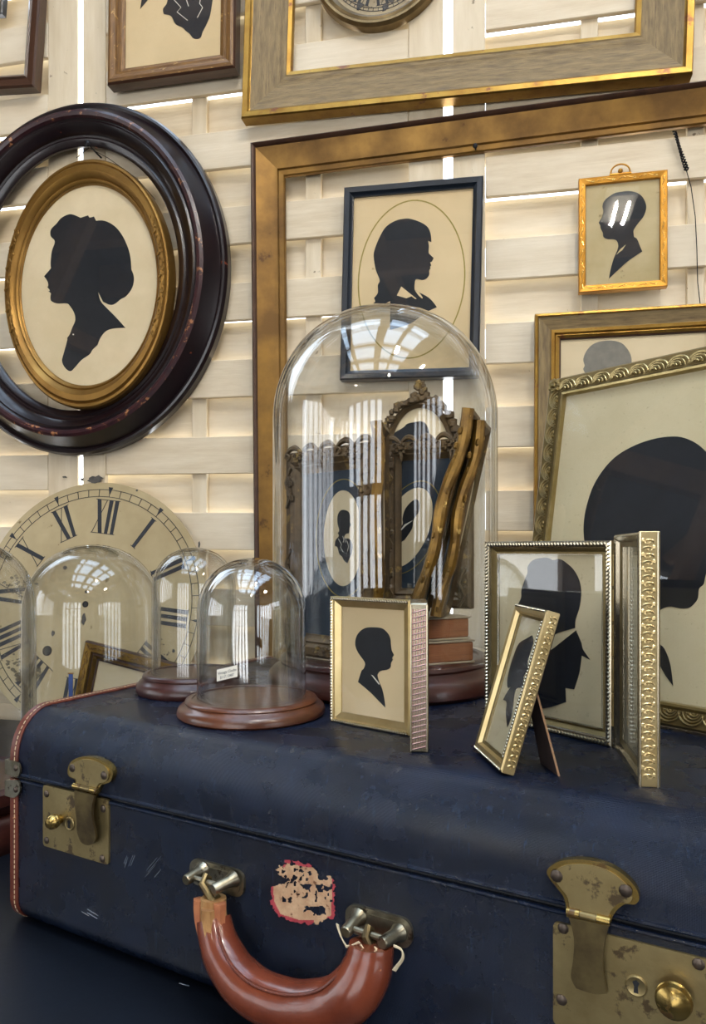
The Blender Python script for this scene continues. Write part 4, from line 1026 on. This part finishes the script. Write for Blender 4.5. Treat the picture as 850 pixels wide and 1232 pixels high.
for i in range(n):
    zc = .003+(H9-.006)*(i+.5)/n; st = (H9-.006)/n; sg = 1 if i % 2 else -1; yc = T9*.58
    pth = [(W9+.0014, yc+sg*.0022*math.cos(t)*(1-.08*j), zc+st*.42*math.sin(t)*(1-.06*j)) for j, t in enumerate([k*.62 for k in range(9)])]
    mb.tube(pth, [.0006]*9, 5); mb.ball((W9+.0014, yc-sg*.002, zc+st*.3), (.0006, .0010, .0012), 6)
mb.build('floral_relief', M_brgold, t9)
MB().box((.007, .0048, .007), (W9-.007, .0070, H9-.007)).build('backing_card', M_card4, t9, smooth=False)
bustP = [(375, 255), (405, 237, 1), (412, 270), (400, 320), (375, 400), (375, 450), (350, 500), (340, 570), (305, 578), (290, 610), (280, 690), (270, 760), (245, 828, 1), (235, 740), (240, 670), (217, 655, 1), (240, 610), (268, 565), (247, 575), (245, 520), (260, 450), (285, 370), (320, 290)]
MB().slab(traced(pl9, .0044, (565, 720), 5.36, bustP), .0044, .0048).build('silhouette', M_sil, t9)
pane(t9, .0075, .0075, W9-.0075, H9-.0075, .0030, M_glass, .0008)
MB().box((.001, T9, .001), (W9-.001, T9+.0012, H9-.001)).build('velvet_back', M_felt, t9, smooth=False)
I9 = M9.inverted(); foot = I9 @ floorpt(672, 934); foot2 = I9 @ floorpt(640, 905)
f1 = Vector(foot); wv = Vector((-.022, 0, 0)); hi = Vector((W9*.60, T9+.001, H9*.62)); 
mb = MB(); th = Vector((0, .0016, 0))
q = [f1, f1+Vector((-.030, 0, 0))+Vector((0, 0, .0)), hi+Vector((-.016, 0, 0)), hi]
vs = [p for p in q]+[p+th for p in q]
mb.add(vs, [(0, 3, 2, 1), (4, 5, 6, 7), (0, 1, 5, 4), (1, 2, 6, 5), (2, 3, 7, 6), (3, 0, 4, 7)], [0, 0, 1, 1, 1, 1]); mb.build('easel_strut', [M_felt, M_kraft], t9, smooth=False)

# ------------------------------------------------------------------ big ornate frame leaning at the right
A = floorpt(617, 841)+Vector((0, 0, .003)); dL = Vector((.62, -.784, 0)).normalized(); bk = UP.cross(dL)
lean = math.radians(10.2); zL = UP*math.cos(lean)+bk*math.sin(lean)
ML = frame_matrix(A, dL, zL); plL = Pl(ML); tl = plL.loc(658, 457, 0); 
HL = tl[1]; WL = .235
tL = thing('ornate_frame', 'large scalloped metal frame leaning beside the dome with a big dark head', 'picture frame', ML)
prof = [(0, .014, 0), (0, .003, 0), (.002, .001, 0), (.0145, .0022, 0), (.0165, .0008, 1), (.0185, .0012, 1), (.0195, .0045, 1), (.0195, .014, 0)]
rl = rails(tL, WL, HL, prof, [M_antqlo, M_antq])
def scallop():
    mb = MB(); s_ = .0095
    for k, r_ in enumerate((1.0, .74, .5, .28)):
        pth = [(r_*s_*math.cos(t)*1.1-.001*k, -.0008-.0006*k, r_*s_*1.05*math.sin(t)) for t in [PI*.02+PI*.96*i/9 for i in range(10)]]
        mb.tube(pth, [(.0011 if k == 0 else .0008)*(.5+.5*math.sin(PI*i/9)) for i in range(10)], 5)
    mb.ball((.002, -.0015, .0018), (.002, .0014, .0016), 6); mb.ball((-.002, -.0015, .0014), (.0016, .0014, .0014), 6)
    return mb.build('scallop', M_antq, rl[2])
proto = scallop(); first = True
def put(par, x, z, ang):
    global first
    M_ = Matrix.Translation((x, .0016, z)) @ Matrix.Rotation(ang, 4, 'Y')
    if first: proto.parent = par; proto.matrix_local = M_; first = False
    else: instance(proto, par, M_)
n = int((WL-.03)/.0178)
for i in range(n):
    x = .0225+(WL-.045)*i/(n-1); put(rl[2], x, HL-.0142, 0); put(rl[0], x, .0142, PI)
n = int((HL-.03)/.0178)
for i in range(n):
    z = .0225+(HL-.045)*i/(n-1); put(rl[3], .0142, z, -PI/2); put(rl[1], WL-.0142, z, PI/2)
mb = MB()
for x in (.008, WL-.008):
    for z in (.008, HL-.008):
        for k in range(7): an = k/7*2*PI; mb.ball((x+.005*math.cos(an), 0, z+.005*math.sin(an)), (.0028, .0022, .0028), 6)
        mb.ball((x, -.001, z), .003, 6)
mb.build('corner_rosette', M_antq, tL)
MB().box((.018, .0065, .018), (WL-.018, .009, HL-.018)).build('backing_card', M_card4, tL, smooth=False)
bigP = [(60, 560), (48, 500), (48, 440), (60, 370), (90, 280), (140, 200), (200, 140), (280, 95), (360, 68), (430, 57), (490, 60), (550, 85), (597, 125), (640, 180), (665, 260), (672, 340), (660, 400), (650, 450), (655, 500), (660, 560), (640, 600), (608, 640), (600, 660), (592, 690, 1), (585, 720), (565, 740), (560, 780), (545, 805), (520, 825), (480, 828), (430, 820), (385, 842), (375, 900), (380, 975), (410, 1010), (436, 1080), (448, 1175, 1), (415, 1130), (370, 1060), (300, 1010), (200, 960), (100, 900), (140, 800), (120, 700)]
MB().slab(traced(plL, .0060, (690, 510), 3.733, bigP), .0060, .0065).build('silhouette', M_sil, tL)
pane(tL, .019, .019, WL-.019, HL-.019, .0045, M_glass, .0012)
MB().box((.002, .014, .002), (WL-.002, .016, HL-.002)).build('backing_board', M_felt, tL, smooth=False)

# ------------------------------------------------------------------ pictures on the wall
def nailed(nm, lab, cor, off, prof, mats, cat='picture frame'):
    M, W, H = wall_plane(*cor, off); t = thing(nm, lab, cat, M); r = rails(t, W, H, prof, mats); return t, M, W, H, r
# upper large limed and gilt frame
th = .027
prof = [(0, th, 0), (0, .003, 0), (.002, 0, 0), (.011, .001, 0), (.0135, .004, 0), (.0150, .005, 1), (.030, .008, 1), (.050, .014, 1), (.064, .0165, 1), (.068, .0155, 1), (.076, .017, 1), (.078, .016, 0), (.085, .018, 0), (.087, .021, 0), (.087, th, 0)]
t1, M1, W1, H1, r1 = nailed('large_frame', 'large empty limed-wood frame with gold leaf edges round a clock face', [(298.5, 146), (844, 80), (295.5, -330), (844, -440)], th+.006, prof, [M_leaf, M_barnA])
# second large bronzed frame
th = .030
prof = [(0, th, 1), (0, .003, 1), (.003, 0, 1), (.006, .002, 1), (.0085, .006, 0), (.020, .010, 0), (.038, .016, 0), (.045, .017, 0), (.047, .0205, 0), (.055, .0215, 0), (.057, .024, 0), (.057, th, 1)]
t2, M2, W2, H2, r2 = nailed('large_frame', 'large empty bronzed gilt frame with dark edges round the smaller pictures', [(306, 878), (1010, 893), (302, 163), (1010, 82)], th+.002, prof, [M_gilt2, M_gilt2d])
# black frame with girl
th = .022
t5, M5, W5, H5, r5 = nailed('framed_silhouette', 'black wooden frame with a long-haired girl silhouette in thin gold oval', [(411.5, 456), (579, 453), (411.5, 226), (579, 210)], th+.006,
     [(0, th, 0), (0, .002, 0), (.002, 0, 0), (.010, .0005, 0), (.0125, .004, 0), (.0165, .006, 0), (.0165, th, 0)], [M_blackwood])
pl5 = Pl(M5); picture(t5, W5, H5, .016, .010, M_card2)
cx5, cz5 = pl5.loc(494.5, 336, .0096); a5 = (pl5.loc(561, 336, .0096)[0]-pl5.loc(431.5, 336, .0096)[0])/2; b5 = (pl5.loc(494, 240, .0096)[1]-pl5.loc(494, 431, .0096)[1])/2
mb = MB(); ring_slab(mb, cx5, cz5, a5, b5, .0022, .0096, .0101); mb.build('gold_oval_line', M_goldline, t5)
girlP = [(420, 215), (470, 222), (540, 248), (590, 285), (612, 340), (617, 400, 1), (590, 390, 1), (597, 430), (595, 480), (605, 497), (635, 525, 1), (620, 553), (608, 560), (617, 583, 1), (605, 595, 1), (610, 605), (600, 625), (600, 655), (580, 685), (545, 698), (500, 690), (487, 715), (485, 770), (500, 785), (600, 840), (660, 912, 1), (600, 940), (550, 970), (500, 1010), (430, 1050), (292, 1090, 1), (292, 865, 1), (230, 890), (170, 890, 1), (160, 878, 1), (175, 868), (165, 840, 1), (195, 800), (195, 740), (210, 700), (180, 620), (163, 520), (170, 460), (210, 360), (260, 280), (340, 230)]
MB().slab(traced(pl5, .0092, (425, 230), 6.538, girlP), .0092, .0096).build('silhouette', M_sil, t5)
for P_ in ([(380, 750), (500, 845), (490, 848), (460, 826), (420, 842), (345, 820)], [(487, 780), (520, 795), (548, 835), (545, 845), (515, 820)]):
    MB().slab([pl5.loc(425+x/6.538, 230+y/6.538, .0088) for x, y in P_], .0088, .0092).build('white_collar', M_card2, t5)
pane(t5, .015, .015, W5-.015, H5-.015, .0070, M_glass)
# small yellow gilt frame with ring
th = .014
t6, M6, W6, H6, r6 = nailed('framed_silhouette', 'small yellow gilt frame with hanging ring and a boy silhouette under wavy glass', [(698.5, 352), (805, 343.5), (695, 214.5), (803, 204)], th+.008,
     [(0, th, 0), (0, .001, 0), (.001, 0, 0), (.0105, .001, 0), (.0115, .003, 0), (.0115, th, 0)], [M_gold6])
pl6 = Pl(M6); picture(t6, W6, H6, .011, .006, M_card3)
sP = [(400, 290), (470, 282), (540, 295), (590, 330), (620, 390), (622, 440), (600, 500), (560, 550), (525, 600), (515, 625), (520, 675, 1), (545, 690), (570, 750), (590, 797, 1), (480, 870), (400, 940), (305, 1030, 1), (320, 950), (345, 860), (375, 790), (385, 745), (372, 705), (340, 692), (290, 690), (258, 670), (255, 640), (235, 600), (232, 575), (218, 552, 1), (248, 500), (250, 490), (258, 450), (250, 410), (270, 360), (320, 320), (360, 298)]
MB().slab(traced(pl6, .0052, (690, 190), 7.083, sP), .0052, .0057).build('silhouette', M_sil, t6)
MB().slab([pl6.loc(690+x/7.083, 190+y/7.083, .0049) for x, y in ((368, 825), (400, 780), (450, 738), (420, 785))], .0049, .0052).build('collar_sliver', M_card3, t6)
pane(t6, .011, .011, W6-.011, H6-.011, .0030, M_wavy)
mb = MB(); b = .0100
scrolls(mb, .002, .0095, .006, H6-.006, .0004, .016, .0006, 'z', 1); scrolls(mb, W6-.0095, W6-.002, .006, H6-.006, .0004, .016, .0006, 'z', 2)
scrolls(mb, .012, W6-.012, .002, .0095, .0004, .016, .0006, 'x', 3); scrolls(mb, .012, W6-.012, H6-.0095, H6-.002, .0004, .016, .0006, 'x', 4)
mb.build('stamped_scrolls', M_goldrel, t6)
xr, zr = pl6.loc(747, 209, 0); xr0 = pl6.loc(736, 209, 0)[0]; xr1 = pl6.loc(759, 208, 0)[0]
MB().tube([(xr+(xr1-xr0)*.5*math.cos(t), .001, H6+.004+.0125*max(-.1, math.sin(t))) for t in [-.2+i*(PI+.4)/16 for i in range(17)]], .0014, 8).build('hanging_ring', M_gold6, t6)
mb = MB(); mb.bbox((xr-.017, -.001, H6-.001), (xr+.017, .004, H6+.0022), .0006); mb.ball((xr, .0, H6+.005), .0042, 10); mb.build('ring_mount', M_gold6, t6)
# limed frame with bowler hat head
th = .026
prof = [(0, th, 1), (0, .004, 1), (.0015, .001, 1), (.005, 0, 1), (.0065, .003, 0), (.022, .009, 0), (.0255, .010, 0), (.027, .007, 1), (.032, .0075, 1), (.034, .011, 1), (.036, .0105, 1), (.040, .013, 2), (.0425, .014, 2), (.0425, th, 0)]
tM, MM, WM_, HM, rM = nailed('framed_silhouette', 'limed and gilt frame with a faded grey head, behind the scalloped frame', [(640, 700), (888, 702), (646, 376), (890, 362)], th+.004, prof, [M_barnA, M_leaf, M_gilt2d])
plM = Pl(MM); picture(tM, WM_, HM, .042, .017, M_card)
hat = [(385, 455), (390, 440), (385, 415), (400, 380), (430, 355), (480, 345), (530, 355), (560, 390), (568, 425), (560, 470), (540, 520), (600, 640), (380, 640), (420, 520), (400, 480)]
MB().slab(traced(plM, .0165, (580, 300), 3.148, hat), .0165, .0170).build('silhouette', M_silg, tM)
pane(tM, .041, .041, WM_-.041, HM-.041, .0140, M_glass)
# upper left walnut frame with lapels
th = .028
t3, M3, W3, H3, r3 = nailed('framed_silhouette', 'brown gilt frame with cut-off bust and collar lines, above the oval frames', [(130, 101), (283, 78), (127, -130), (283, -160)], th+.010,
     [(0, th, 1), (0, .006, 1), (.003, .002, 0), (.008, 0, 0), (.017, .003, 0), (.019, .007, 0), (.024, .007, 0), (.026, .010, 0), (.032, .0125, 0), (.032, th, 1)], [M_brnwood, M_dkwood])
pl3 = Pl(M3); picture(t3, W3, H3, .031, .014, M_card2)
bp = [(365, 80, 1), (360, 50), (385, 5), (385, -120), (500, -200), (640, -120), (632, 60), (610, 130), (585, 180), (575, 210), (555, 220), (530, 215), (510, 190), (490, 175), (470, 155), (430, 135), (405, 90)]
MB().slab(traced(pl3, .0132, (120, 0), 4.722, bp), .0132, .0138).build('silhouette', M_sil, t3)
MB().slab([pl3.loc(120+x/4.722, y/4.722, .0132) for x, y in ((230, 50), (238, 0), (250, -50), (290, -50), (272, 0))], .0132, .0138).build('silhouette', M_sil, t3)
for ln in ([(415, -10), (462, 42), (440, 68), (500, 116)], [(575, -20), (568, 20), (585, 42), (555, 100)], [(490, -10), (505, 35)]):
    q = [pl3.loc(120+x/4.722, y/4.722, .0128) for x, y in ln]; MB().tube([(x, .0130, z) for x, z in q], .0007, 5).build('collar_line', M_white, t3)
pane(t3, .031, .031, W3-.031, H3-.031, .0110, M_glass)
# upper left corner dark frame, empty, with a small dark frame inside
t4, M4, W4, H4, r4 = nailed('framed_silhouette', 'dark brown frame cut off at the top corner, round a smaller dark frame', [(-150, 124), (48.5, 93), (-150, -140), (48.5, -150)], .030,
     [(0, .024, 1), (0, .004, 1), (.003, 0, 0), (.012, .001, 0), (.015, .006, 0), (.020, .007, 1), (.023, .004, 1), (.030, .010, 1), (.030, .024, 1)], [M_dkwood, M_dkwood])
t4b, M4b, W4b, H4b, r4b = nailed('small_frame', 'tiny dark frame corner inside the cut-off dark brown frame', [(-70, 22), (5.5, 14), (-70, -70), (5.5, -75)], .018,
     [(0, .014, 0), (0, .002, 0), (.002, 0, 0), (.007, .002, 0), (.007, .014, 0)], [M_blackwood])
picture(t4b, W4b, H4b, .006, .006, M_card)
# oval frames
def oval_thing(nm, lab, c, ax, bz, off):
    p = wall_hit(c[0], c[1], off); M = frame_matrix(p, WU, UP); return thing(nm, lab, 'picture frame', M), M
t, Mo = oval_thing('oval_frame', 'large dark mahogany oval frame, empty, with worn ridges', (80, 328), 0, 0, .055)
plo = Pl(Mo); ao = plo.loc(262, 328, .02)[0]-plo.loc(80, 328, .02)[0]; bo = (plo.loc(80, 113, .01)[1]-plo.loc(80, 543, .01)[1])/2
wi = ao-(plo.loc(208, 328, .02)[0]-plo.loc(84, 328, .02)[0])
prof = [(0, .052, 0), (0, .036, 0), (.004, .030, 0), (.008, .029, 0), (.013, .032, 0), (.018, .026, 0), (.030, .010, 0), (.034, .004, 1), (.040, .001, 1), (.046, .003, 1), (.049, .008, 0), (.052, .010, 0), (.056, .008, 0), (.070, .018, 0), (.074, .026, 0), (.078, .027, 0), (.082, .025, 0), (wi-.004, .028, 0), (wi, .032, 0), (wi, .037, 0)]
oval_ring('oval_moulding', 0, 0, ao, bo, prof, [M_mahog, M_mahog2], t, 128, abs(plo.loc(80, 113, .02)[1]-plo.loc(80, 167, .02)[1])/wi)
t, Mo = oval_thing('oval_frame', 'gilt oval frame with a woman in an updo, hanging inside the mahogany oval', (100, 340), 0, 0, .050)
plo = Pl(Mo); ao = plo.loc(202, 340, .01)[0]-plo.loc(100, 340, .01)[0]; bo = (plo.loc(100, 190, .01)[1]-plo.loc(100, 489, .01)[1])/2
c2 = plo.loc(100, 343, .014); a2 = (plo.loc(181.5, 343, .014)[0]-plo.loc(18, 343, .014)[0])/2; b2 = (plo.loc(100, 223, .014)[1]-plo.loc(100, 463.5, .014)[1])/2
wi = ao-a2
prof = [(0, .030, 0), (0, .008, 0), (.002, .004, 0), (.005, .003, 0), (.0065, .005, 0), (.009, .001, 0), (.016, .0, 0), (.021, .004, 0), (.0235, .0085, 0), (.025, .007, 0), (.027, .0085, 0), (.0285, .011, 0), (wi-.002, .013, 0), (wi, .015, 0), (wi, .030, 0)]
oval_ring('oval_moulding', 0, 0, ao, bo, prof, [M_ogold], t, 128, (bo-b2)/wi)
MB().slab(ellipse(0, 0, a2+.002, b2+.002, 96), .0165, .0185).build('backing_card', M_card, t)
womP = [(230, 302), (205, 270), (207, 230), (240, 195), (270, 160), (325, 138), (385, 160, 1), (430, 145, 1), (440, 158), (465, 152, 1), (478, 178, 1), (530, 178), (590, 210), (635, 265), (668, 335), (685, 400), (690, 470, 1), (706, 520), (695, 580), (660, 630), (625, 650), (590, 678), (560, 683), (520, 665, 1), (490, 605, 1), (505, 660), (540, 700), (590, 750), (655, 822, 1), (590, 825), (540, 840), (505, 880), (487, 925, 1), (455, 955), (440, 980), (390, 1015), (350, 1060), (322, 1083), (290, 1060), (273, 1020), (285, 970), (305, 895), (302, 885, 1), (320, 860), (335, 820), (353, 775), (345, 730), (320, 690), (300, 675), (240, 675), (205, 655), (207, 615, 1), (190, 600, 1), (200, 597), (183, 575, 1), (190, 570), (187, 545), (165, 512, 1), (205, 465), (205, 455), (205, 420), (212, 360)]
MB().slab(traced(plo, .0160, (20, 230), 5.0, womP), .0160, .0165).build('silhouette', M_sil, t)
c_ = plo.loc(20+341/5, 230+862/5, .0158); MB().slab(ellipse(c_[0], c_[1], .0018, .0013, 12), .0157, .0160).build('button_dot', M_white, t)
mb = MB(); n = 96
vs = [(0, .0115, 0)]+[((a2+.001)*math.cos(2*PI*i/n), .0115, (b2+.001)*math.sin(2*PI*i/n)) for i in range(n)]
mb.slab(ellipse(0, 0, a2+.001, b2+.001, 72), .0112, .0126); mb.build('glass_pane', M_glass, t)
for s_ in (-1, 1):    # leafy ornament at both sides
    mb = MB()
    for i in range(17):
        an = (i-8)*.062; base_ = 0 if s_ > 0 else PI; rr_a = ao-.0125; rr_b = bo-.0125
        x = rr_a*math.cos(base_+an*s_)*1.0; z = rr_b*math.sin(base_+an*s_) if s_ > 0 else rr_b*math.sin(an)
        tx = .0045*math.sin(i*2.1)
        mb.ball((x+tx, -.0012, z), (.0028, .0022, .0052), 6, M=Matrix.Rotation((i % 3-1)*.6, 4, 'Y').to_3x3())
        mb.ball((x-tx, -.0006, z+.005), (.0018, .0016, .0030), 6)
    mb.build('leaf_garland', M_ogold, t)
nt_ = wall_hit(105, 175, .03); 
NB = frame_matrix(wall_hit(105, 174, .047)-WN*.047, WU, UP); nl = thing('nail', 'black nail and wire carrying the gilt oval frame', 'nail', NB)
MB().tube([(0, .0, 0), (0, -.045, .002)], .0016, 8).ball((0, -.047, .002), (.0062, .004, .0062), 10).build('nail_head', M_iron, nl)
plN = Pl(NB)
for pts in (((107, 178), (97, 186), (92, 190)), ((109, 179), (130, 190), (165, 215), (187, 240))):
    q = [plN.loc(a, b, -.043)+() for a, b in pts]; MB().tube([(x, -.043, z) for x, z in q], .0006, 5).build('hanging_wire', M_iron, nl)
# nail under the bronzed frame, twisted wire at the right
n2 = thing('nail', 'short black nail above the black frame with the girl', 'nail', frame_matrix(wall_hit(573, 184, 0), WU, UP))
MB().tube([(0, 0, 0), (0, -.020, .001)], .0014, 8).ball((0, -.021, .001), (.0045, .003, .0045), 10).build('nail_head', M_iron, n2)
w2 = thing('picture_wire', 'black twisted picture wire hanging down at the right of the gilt ring frame', 'wire', frame_matrix(wall_hit(812, 156, .01), WU, UP))
plW = Pl(frame_matrix(wall_hit(812, 156, .01), WU, UP))
a = plW.loc(812, 158, 0); b = plW.loc(827, 205, 0)
for ph in (0, PI):
    MB().tube([(a[0]+(b[0]-a[0])*i/50+.0024*math.cos(i*.85+ph), .0024*math.sin(i*.95+ph), a[1]+(b[1]-a[1])*i/50) for i in range(51)], .0013, 6).build('twisted_strand', M_iron, w2)
q = [plW.loc(x, y, 0) for x, y in ((825, 200), (832, 225), (837, 260), (839, 300), (840, 340), (843, 366))]
MB().tube([(x, 0, z) for x, z in q], .0008, 6).build('wire_strand', M_iron, w2)

# ------------------------------------------------------------------ clock faces
ROM = ['XII', 'I', 'II', 'III', 'IIII', 'V', 'VI', 'VII', 'VIII', 'IX', 'X', 'XI']
def numeral(mb, s, r0, r1, ang, y0, y1, tk, cw=1.0):
    """roman numeral, feet toward the centre; ang clockwise from the top"""
    wds = {'I': 1.0, 'V': 2.5, 'X': 2.7}; gap = .55; tot = sum(wds[c]*tk*cw for c in s)+gap*tk*(len(s)-1); h = r1-r0; x = -tot/2
    def P(a, b):   # local numeral coords -> dial
        ca, sa = math.cos(-ang), math.sin(-ang); X, Z = a, b; return (X*ca-Z*sa, X*sa+Z*ca)
    def quad(p): mb.slab([P(*k) for k in p], y0, y1)
    tn = tk*.14
    for c in s:
        w_ = wds[c]*tk*cw
        if c == 'I': quad([(x+.08*tk, r0), (x+w_-.08*tk, r0), (x+w_, r1), (x, r1)])
        elif c == 'V': quad([(x+w_*.42, r0), (x+w_*.42+tk*.8, r0), (x+tk, r1), (x, r1)]); quad([(x+w_*.55, r0), (x+w_*.55+tn, r0), (x+w_, r1), (x+w_-tn, r1)])
        else: quad([(x+w_-tk, r0), (x+w_, r0), (x+tk, r1), (x, r1)]); quad([(x, r0), (x+tn, r0), (x+w_, r1), (x+w_-tn, r1)])
        x += w_+gap*tk
    quad([(-tot/2-tk*.35, r1), (tot/2+tk*.35, r1), (tot/2+tk*.35, r1+tn), (-tot/2-tk*.35, r1+tn)])
    quad([(-tot/2-tk*.25, r0-tn), (tot/2+tk*.25, r0-tn), (tot/2+tk*.25, r0), (-tot/2-tk*.25, r0)])
def chapter(par, R, rin, rout, nr0, nr1, tk, rot, y, m, line=.0007):
    for i, s in enumerate(ROM):
        mb = MB(); numeral(mb, s, nr0, nr1, rot+i*PI/6, y-.0005, y+.0002, tk); mb.build('numeral', m, par)
    mb = MB(); ring_slab(mb, 0, 0, rout, rout, line, y-.0005, y+.0002, 120); ring_slab(mb, 0, 0, rin+line, rin+line, line, y-.0005, y+.0002, 120)
    for i in range(60):
        an = rot+i*PI/30; s_, c_ = math.sin(an), math.cos(an); wv_ = line*.5
        mb.slab([(rin*s_-wv_*c_, rin*c_+wv_*s_), (rin*s_+wv_*c_, rin*c_-wv_*s_), (rout*s_+wv_*c_, rout*c_-wv_*s_), (rout*s_-wv_*c_, rout*c_+wv_*s_)], y-.0005, y+.0002)
        if i % 5 == 0:
            r2 = rin+(rout-rin)*.2; ww = (rout-rin)*.3
            mb.slab([(r2*s_, r2*c_), ((rout*1.02)*s_+ww*c_, (rout*1.02)*c_-ww*s_), ((rout*1.02)*s_-ww*c_, (rout*1.02)*c_+ww*s_)], y-.0006, y+.0002)
    o = mb.build('minute_track', m, par); o['kind'] = 'stuff'
# large bare dial leaning on the wall
RD = .2345; botY = 1.330; Xc = (104-425)/F*1.375
bp_ = Vector((Xc, botY, ZT)); lz = (UP+Vector((.0, .16, 0))).normalized()
MD0 = frame_matrix(bp_, WU, lz)
MD = MD0 @ Matrix.Translation((0, 0, RD))
td = thing('clock_dial', 'large bare cream clock dial with roman numerals leaning on the plank wall', 'clock dial', MD0)
dd = bpy.data.objects.new('dial_plate', None)
mb = MB(); NS = 120
mb.slab([(x, z+RD) for x, z in ellipse(0, 0, RD, RD, NS)], 0, .003); pltd = mb.build('dial_plate', M_dial, td, sharp=30)
plD = Pl(MD0)
hub = bpy.data.objects.new('printed_face', None); COL.objects.link(hub); hub.parent = td; hub.matrix_local = Matrix.Translation((0, 0, RD))
rot = math.radians(6.5)
chapter(hub, RD, RD*.882, RD*.945, RD*.585, RD*.855, RD*.034, rot, -.0002, M_ink, .0010)
plH = Pl(MD)
for (px, py, r_) in ((57, 783, .0095), (132, 796, .0105), (103, 727, .006)):
    x, z = plH.loc(px, py, 0); mb = MB(); ring_slab(mb, x, z, r_, r_, r_*.3, -.0012, .0002, 20); mb.build('winding_hole_rim', M_iron, hub)
    mb = MB(); mb.slab(ellipse(x, z, r_*.7, r_*.7, 18), -.0004, .0002); mb.build('winding_hole', M_black, hub)
for i, (px, py, r_, sx, sz) in enumerate(((115, 577, .013, 1.2, .6), (99, 577, .003, 1, 1), (78, 574, .003, 1.5, .6), (165, 590, .002, 1, 1), (78, 683, .004, 1, 1), (101, 745, .006, .7, 1.6), (104, 712, .003, 1, 1), (209, 783, .003, 1, 1), (240, 655, .004, .5, 1.5), (64, 762, .004, .8, 1.2))):
    x, z = plH.loc(px, py, 0); mb = MB(); mb.slab(blob(x, z, r_, i+1, 16, .3, sx, sz), -.0010, .0002); mb.build('paint_chip', M_chip, hub)
mb = MB(); rs = random.Random(31)     # worn painted corner scene and flower specks
for (px, py, n_, sx, sy, rad) in ((22, 706, 46, 14, 14, .0035), (34, 810, 40, 16, 14, .0055), (14, 838, 30, 16, 12, .0060), (20, 795, 22, 16, 10, .0030), (190, 770, 14, 8, 8, .0018), (205, 785, 10, 6, 6, .0018)):
    for k in range(n_):
        a, b = rs.gauss(px, sx*.5), rs.gauss(py, sy*.5); x, z = plH.loc(a, b, 0)
        if x*x+z*z < (RD*.84)**2: mb.slab(blob(x, z, rad*rs.uniform(.4, 1.1), k, 7, .4, 1.2, .8), -.0007, .0002)
o = mb.build('faded_painting', M_smudge, hub); o['kind'] = 'stuff'
# small clock inside the upper large frame
pC = wall_hit(456, -54, .022); MC = frame_matrix(pC, WU, UP); tC = thing('wall_clock', 'round bronze-rimmed clock with worn roman dial inside the large limed frame', 'clock', MC)
plc = Pl(MC); RC = abs(plc.loc(456, 29, .0)[1])
prf = [(0, .0215, 0), (0, .006, 0), (.004, 0, 0), (.008, .0, 0), (.011, .003, 0), (.015, .001, 0), (.018, .004, 0), (.024, .010, 0), (.024, .0215, 0)]
oval_ring('bezel', 0, 0, RC, RC, prf, [M_bezel], tC, 96)
MB().slab(ellipse(0, 0, RC-.022, RC-.022, 80), .011, .014).build('dial_plate', M_dial2, tC)
hubc = bpy.data.objects.new('printed_face', None); COL.objects.link(hubc); hubc.parent = tC
R2 = RC-.024
chapter(hubc, R2, R2*.86, R2*.93, R2*.52, R2*.82, R2*.055, math.radians(-4), .0108, M_ink, .0009)
mb = MB()
for k in range(40):
    an = rs.uniform(0, 2*PI); r_ = R2*rs.uniform(.45, .97); mb.slab(blob(r_*math.cos(an), r_*math.sin(an), rs.uniform(.002, .006), k, 8, .4), .0104, .0112)
o = mb.build('paint_loss', M_chip, hubc); o['kind'] = 'stuff'
MB().slab(ellipse(0, 0, RC-.020, RC-.020, 72), .0075, .0090).build('glass_pane', M_glass, tC)

# small ornate gilt frame tilted behind the wide dome
zg = UP*math.cos(.20)+Vector((1, 0, 0))*math.sin(.20); xg = Vector((math.cos(.20), -.25, -math.sin(.20)))
tlp = at(102, 798, 1.17); Hg = .158; Wg = .17
y_ = zg.cross(xg.normalized()); og = tlp-zg.normalized()*Hg
Mg = frame_matrix(og, xg, zg); 
lift = ZT+.001-min((Mg @ Vector(c)).z for c in ((0, 0, 0), (Wg, 0, 0), (0, .012, 0), (Wg, .012, 0)))
Mg.translation += Vector((0, 0, lift)); 
tg = thing('gilt_frame', 'small gilt frame with carved border tilted between wide dome and clock dial', 'picture frame', Mg)
rails(tg, Wg, Hg, [(0, .012, 1), (0, .002, 1), (.002, 0, 0), (.014, .001, 0), (.016, .004, 1), (.019, .002, 0), (.022, .004, 0), (.024, .007, 1), (.027, .0075, 0), (.027, .012, 0)], [M_leaf, M_gilt2d])
mb = MB(); scrolls(mb, .003, Wg-.003, Hg-.013, Hg-.003, .0, .012, .0012, 'x', 8); scrolls(mb, .003, .013, .004, Hg-.014, .0, .012, .0012, 'z', 9); mb.build('leaf_relief', M_gilt2, tg)
picture(tg, Wg, Hg, .026, .009, M_card)

# thin blue strip standing behind the wide dome
pb = at(85, 811, 1.155); bs = thing('blue_strip', 'thin blue upright strip behind the wide dome, beside the tilted gilt frame', 'strip', Matrix.Translation((pb.x, pb.y, ZT)))
MB().bbox((-.003, -.001, 0), (.0035, .001, pb.z-ZT), .0004).build('blue_body', pmat('blue_plastic', '2f4f96', rough=.4), bs)
MB().bbox((-.004, -.0015, pb.z-ZT), (.0045, .0015, pb.z-ZT+.002), .0004).build('tan_tip', M_core, bs)
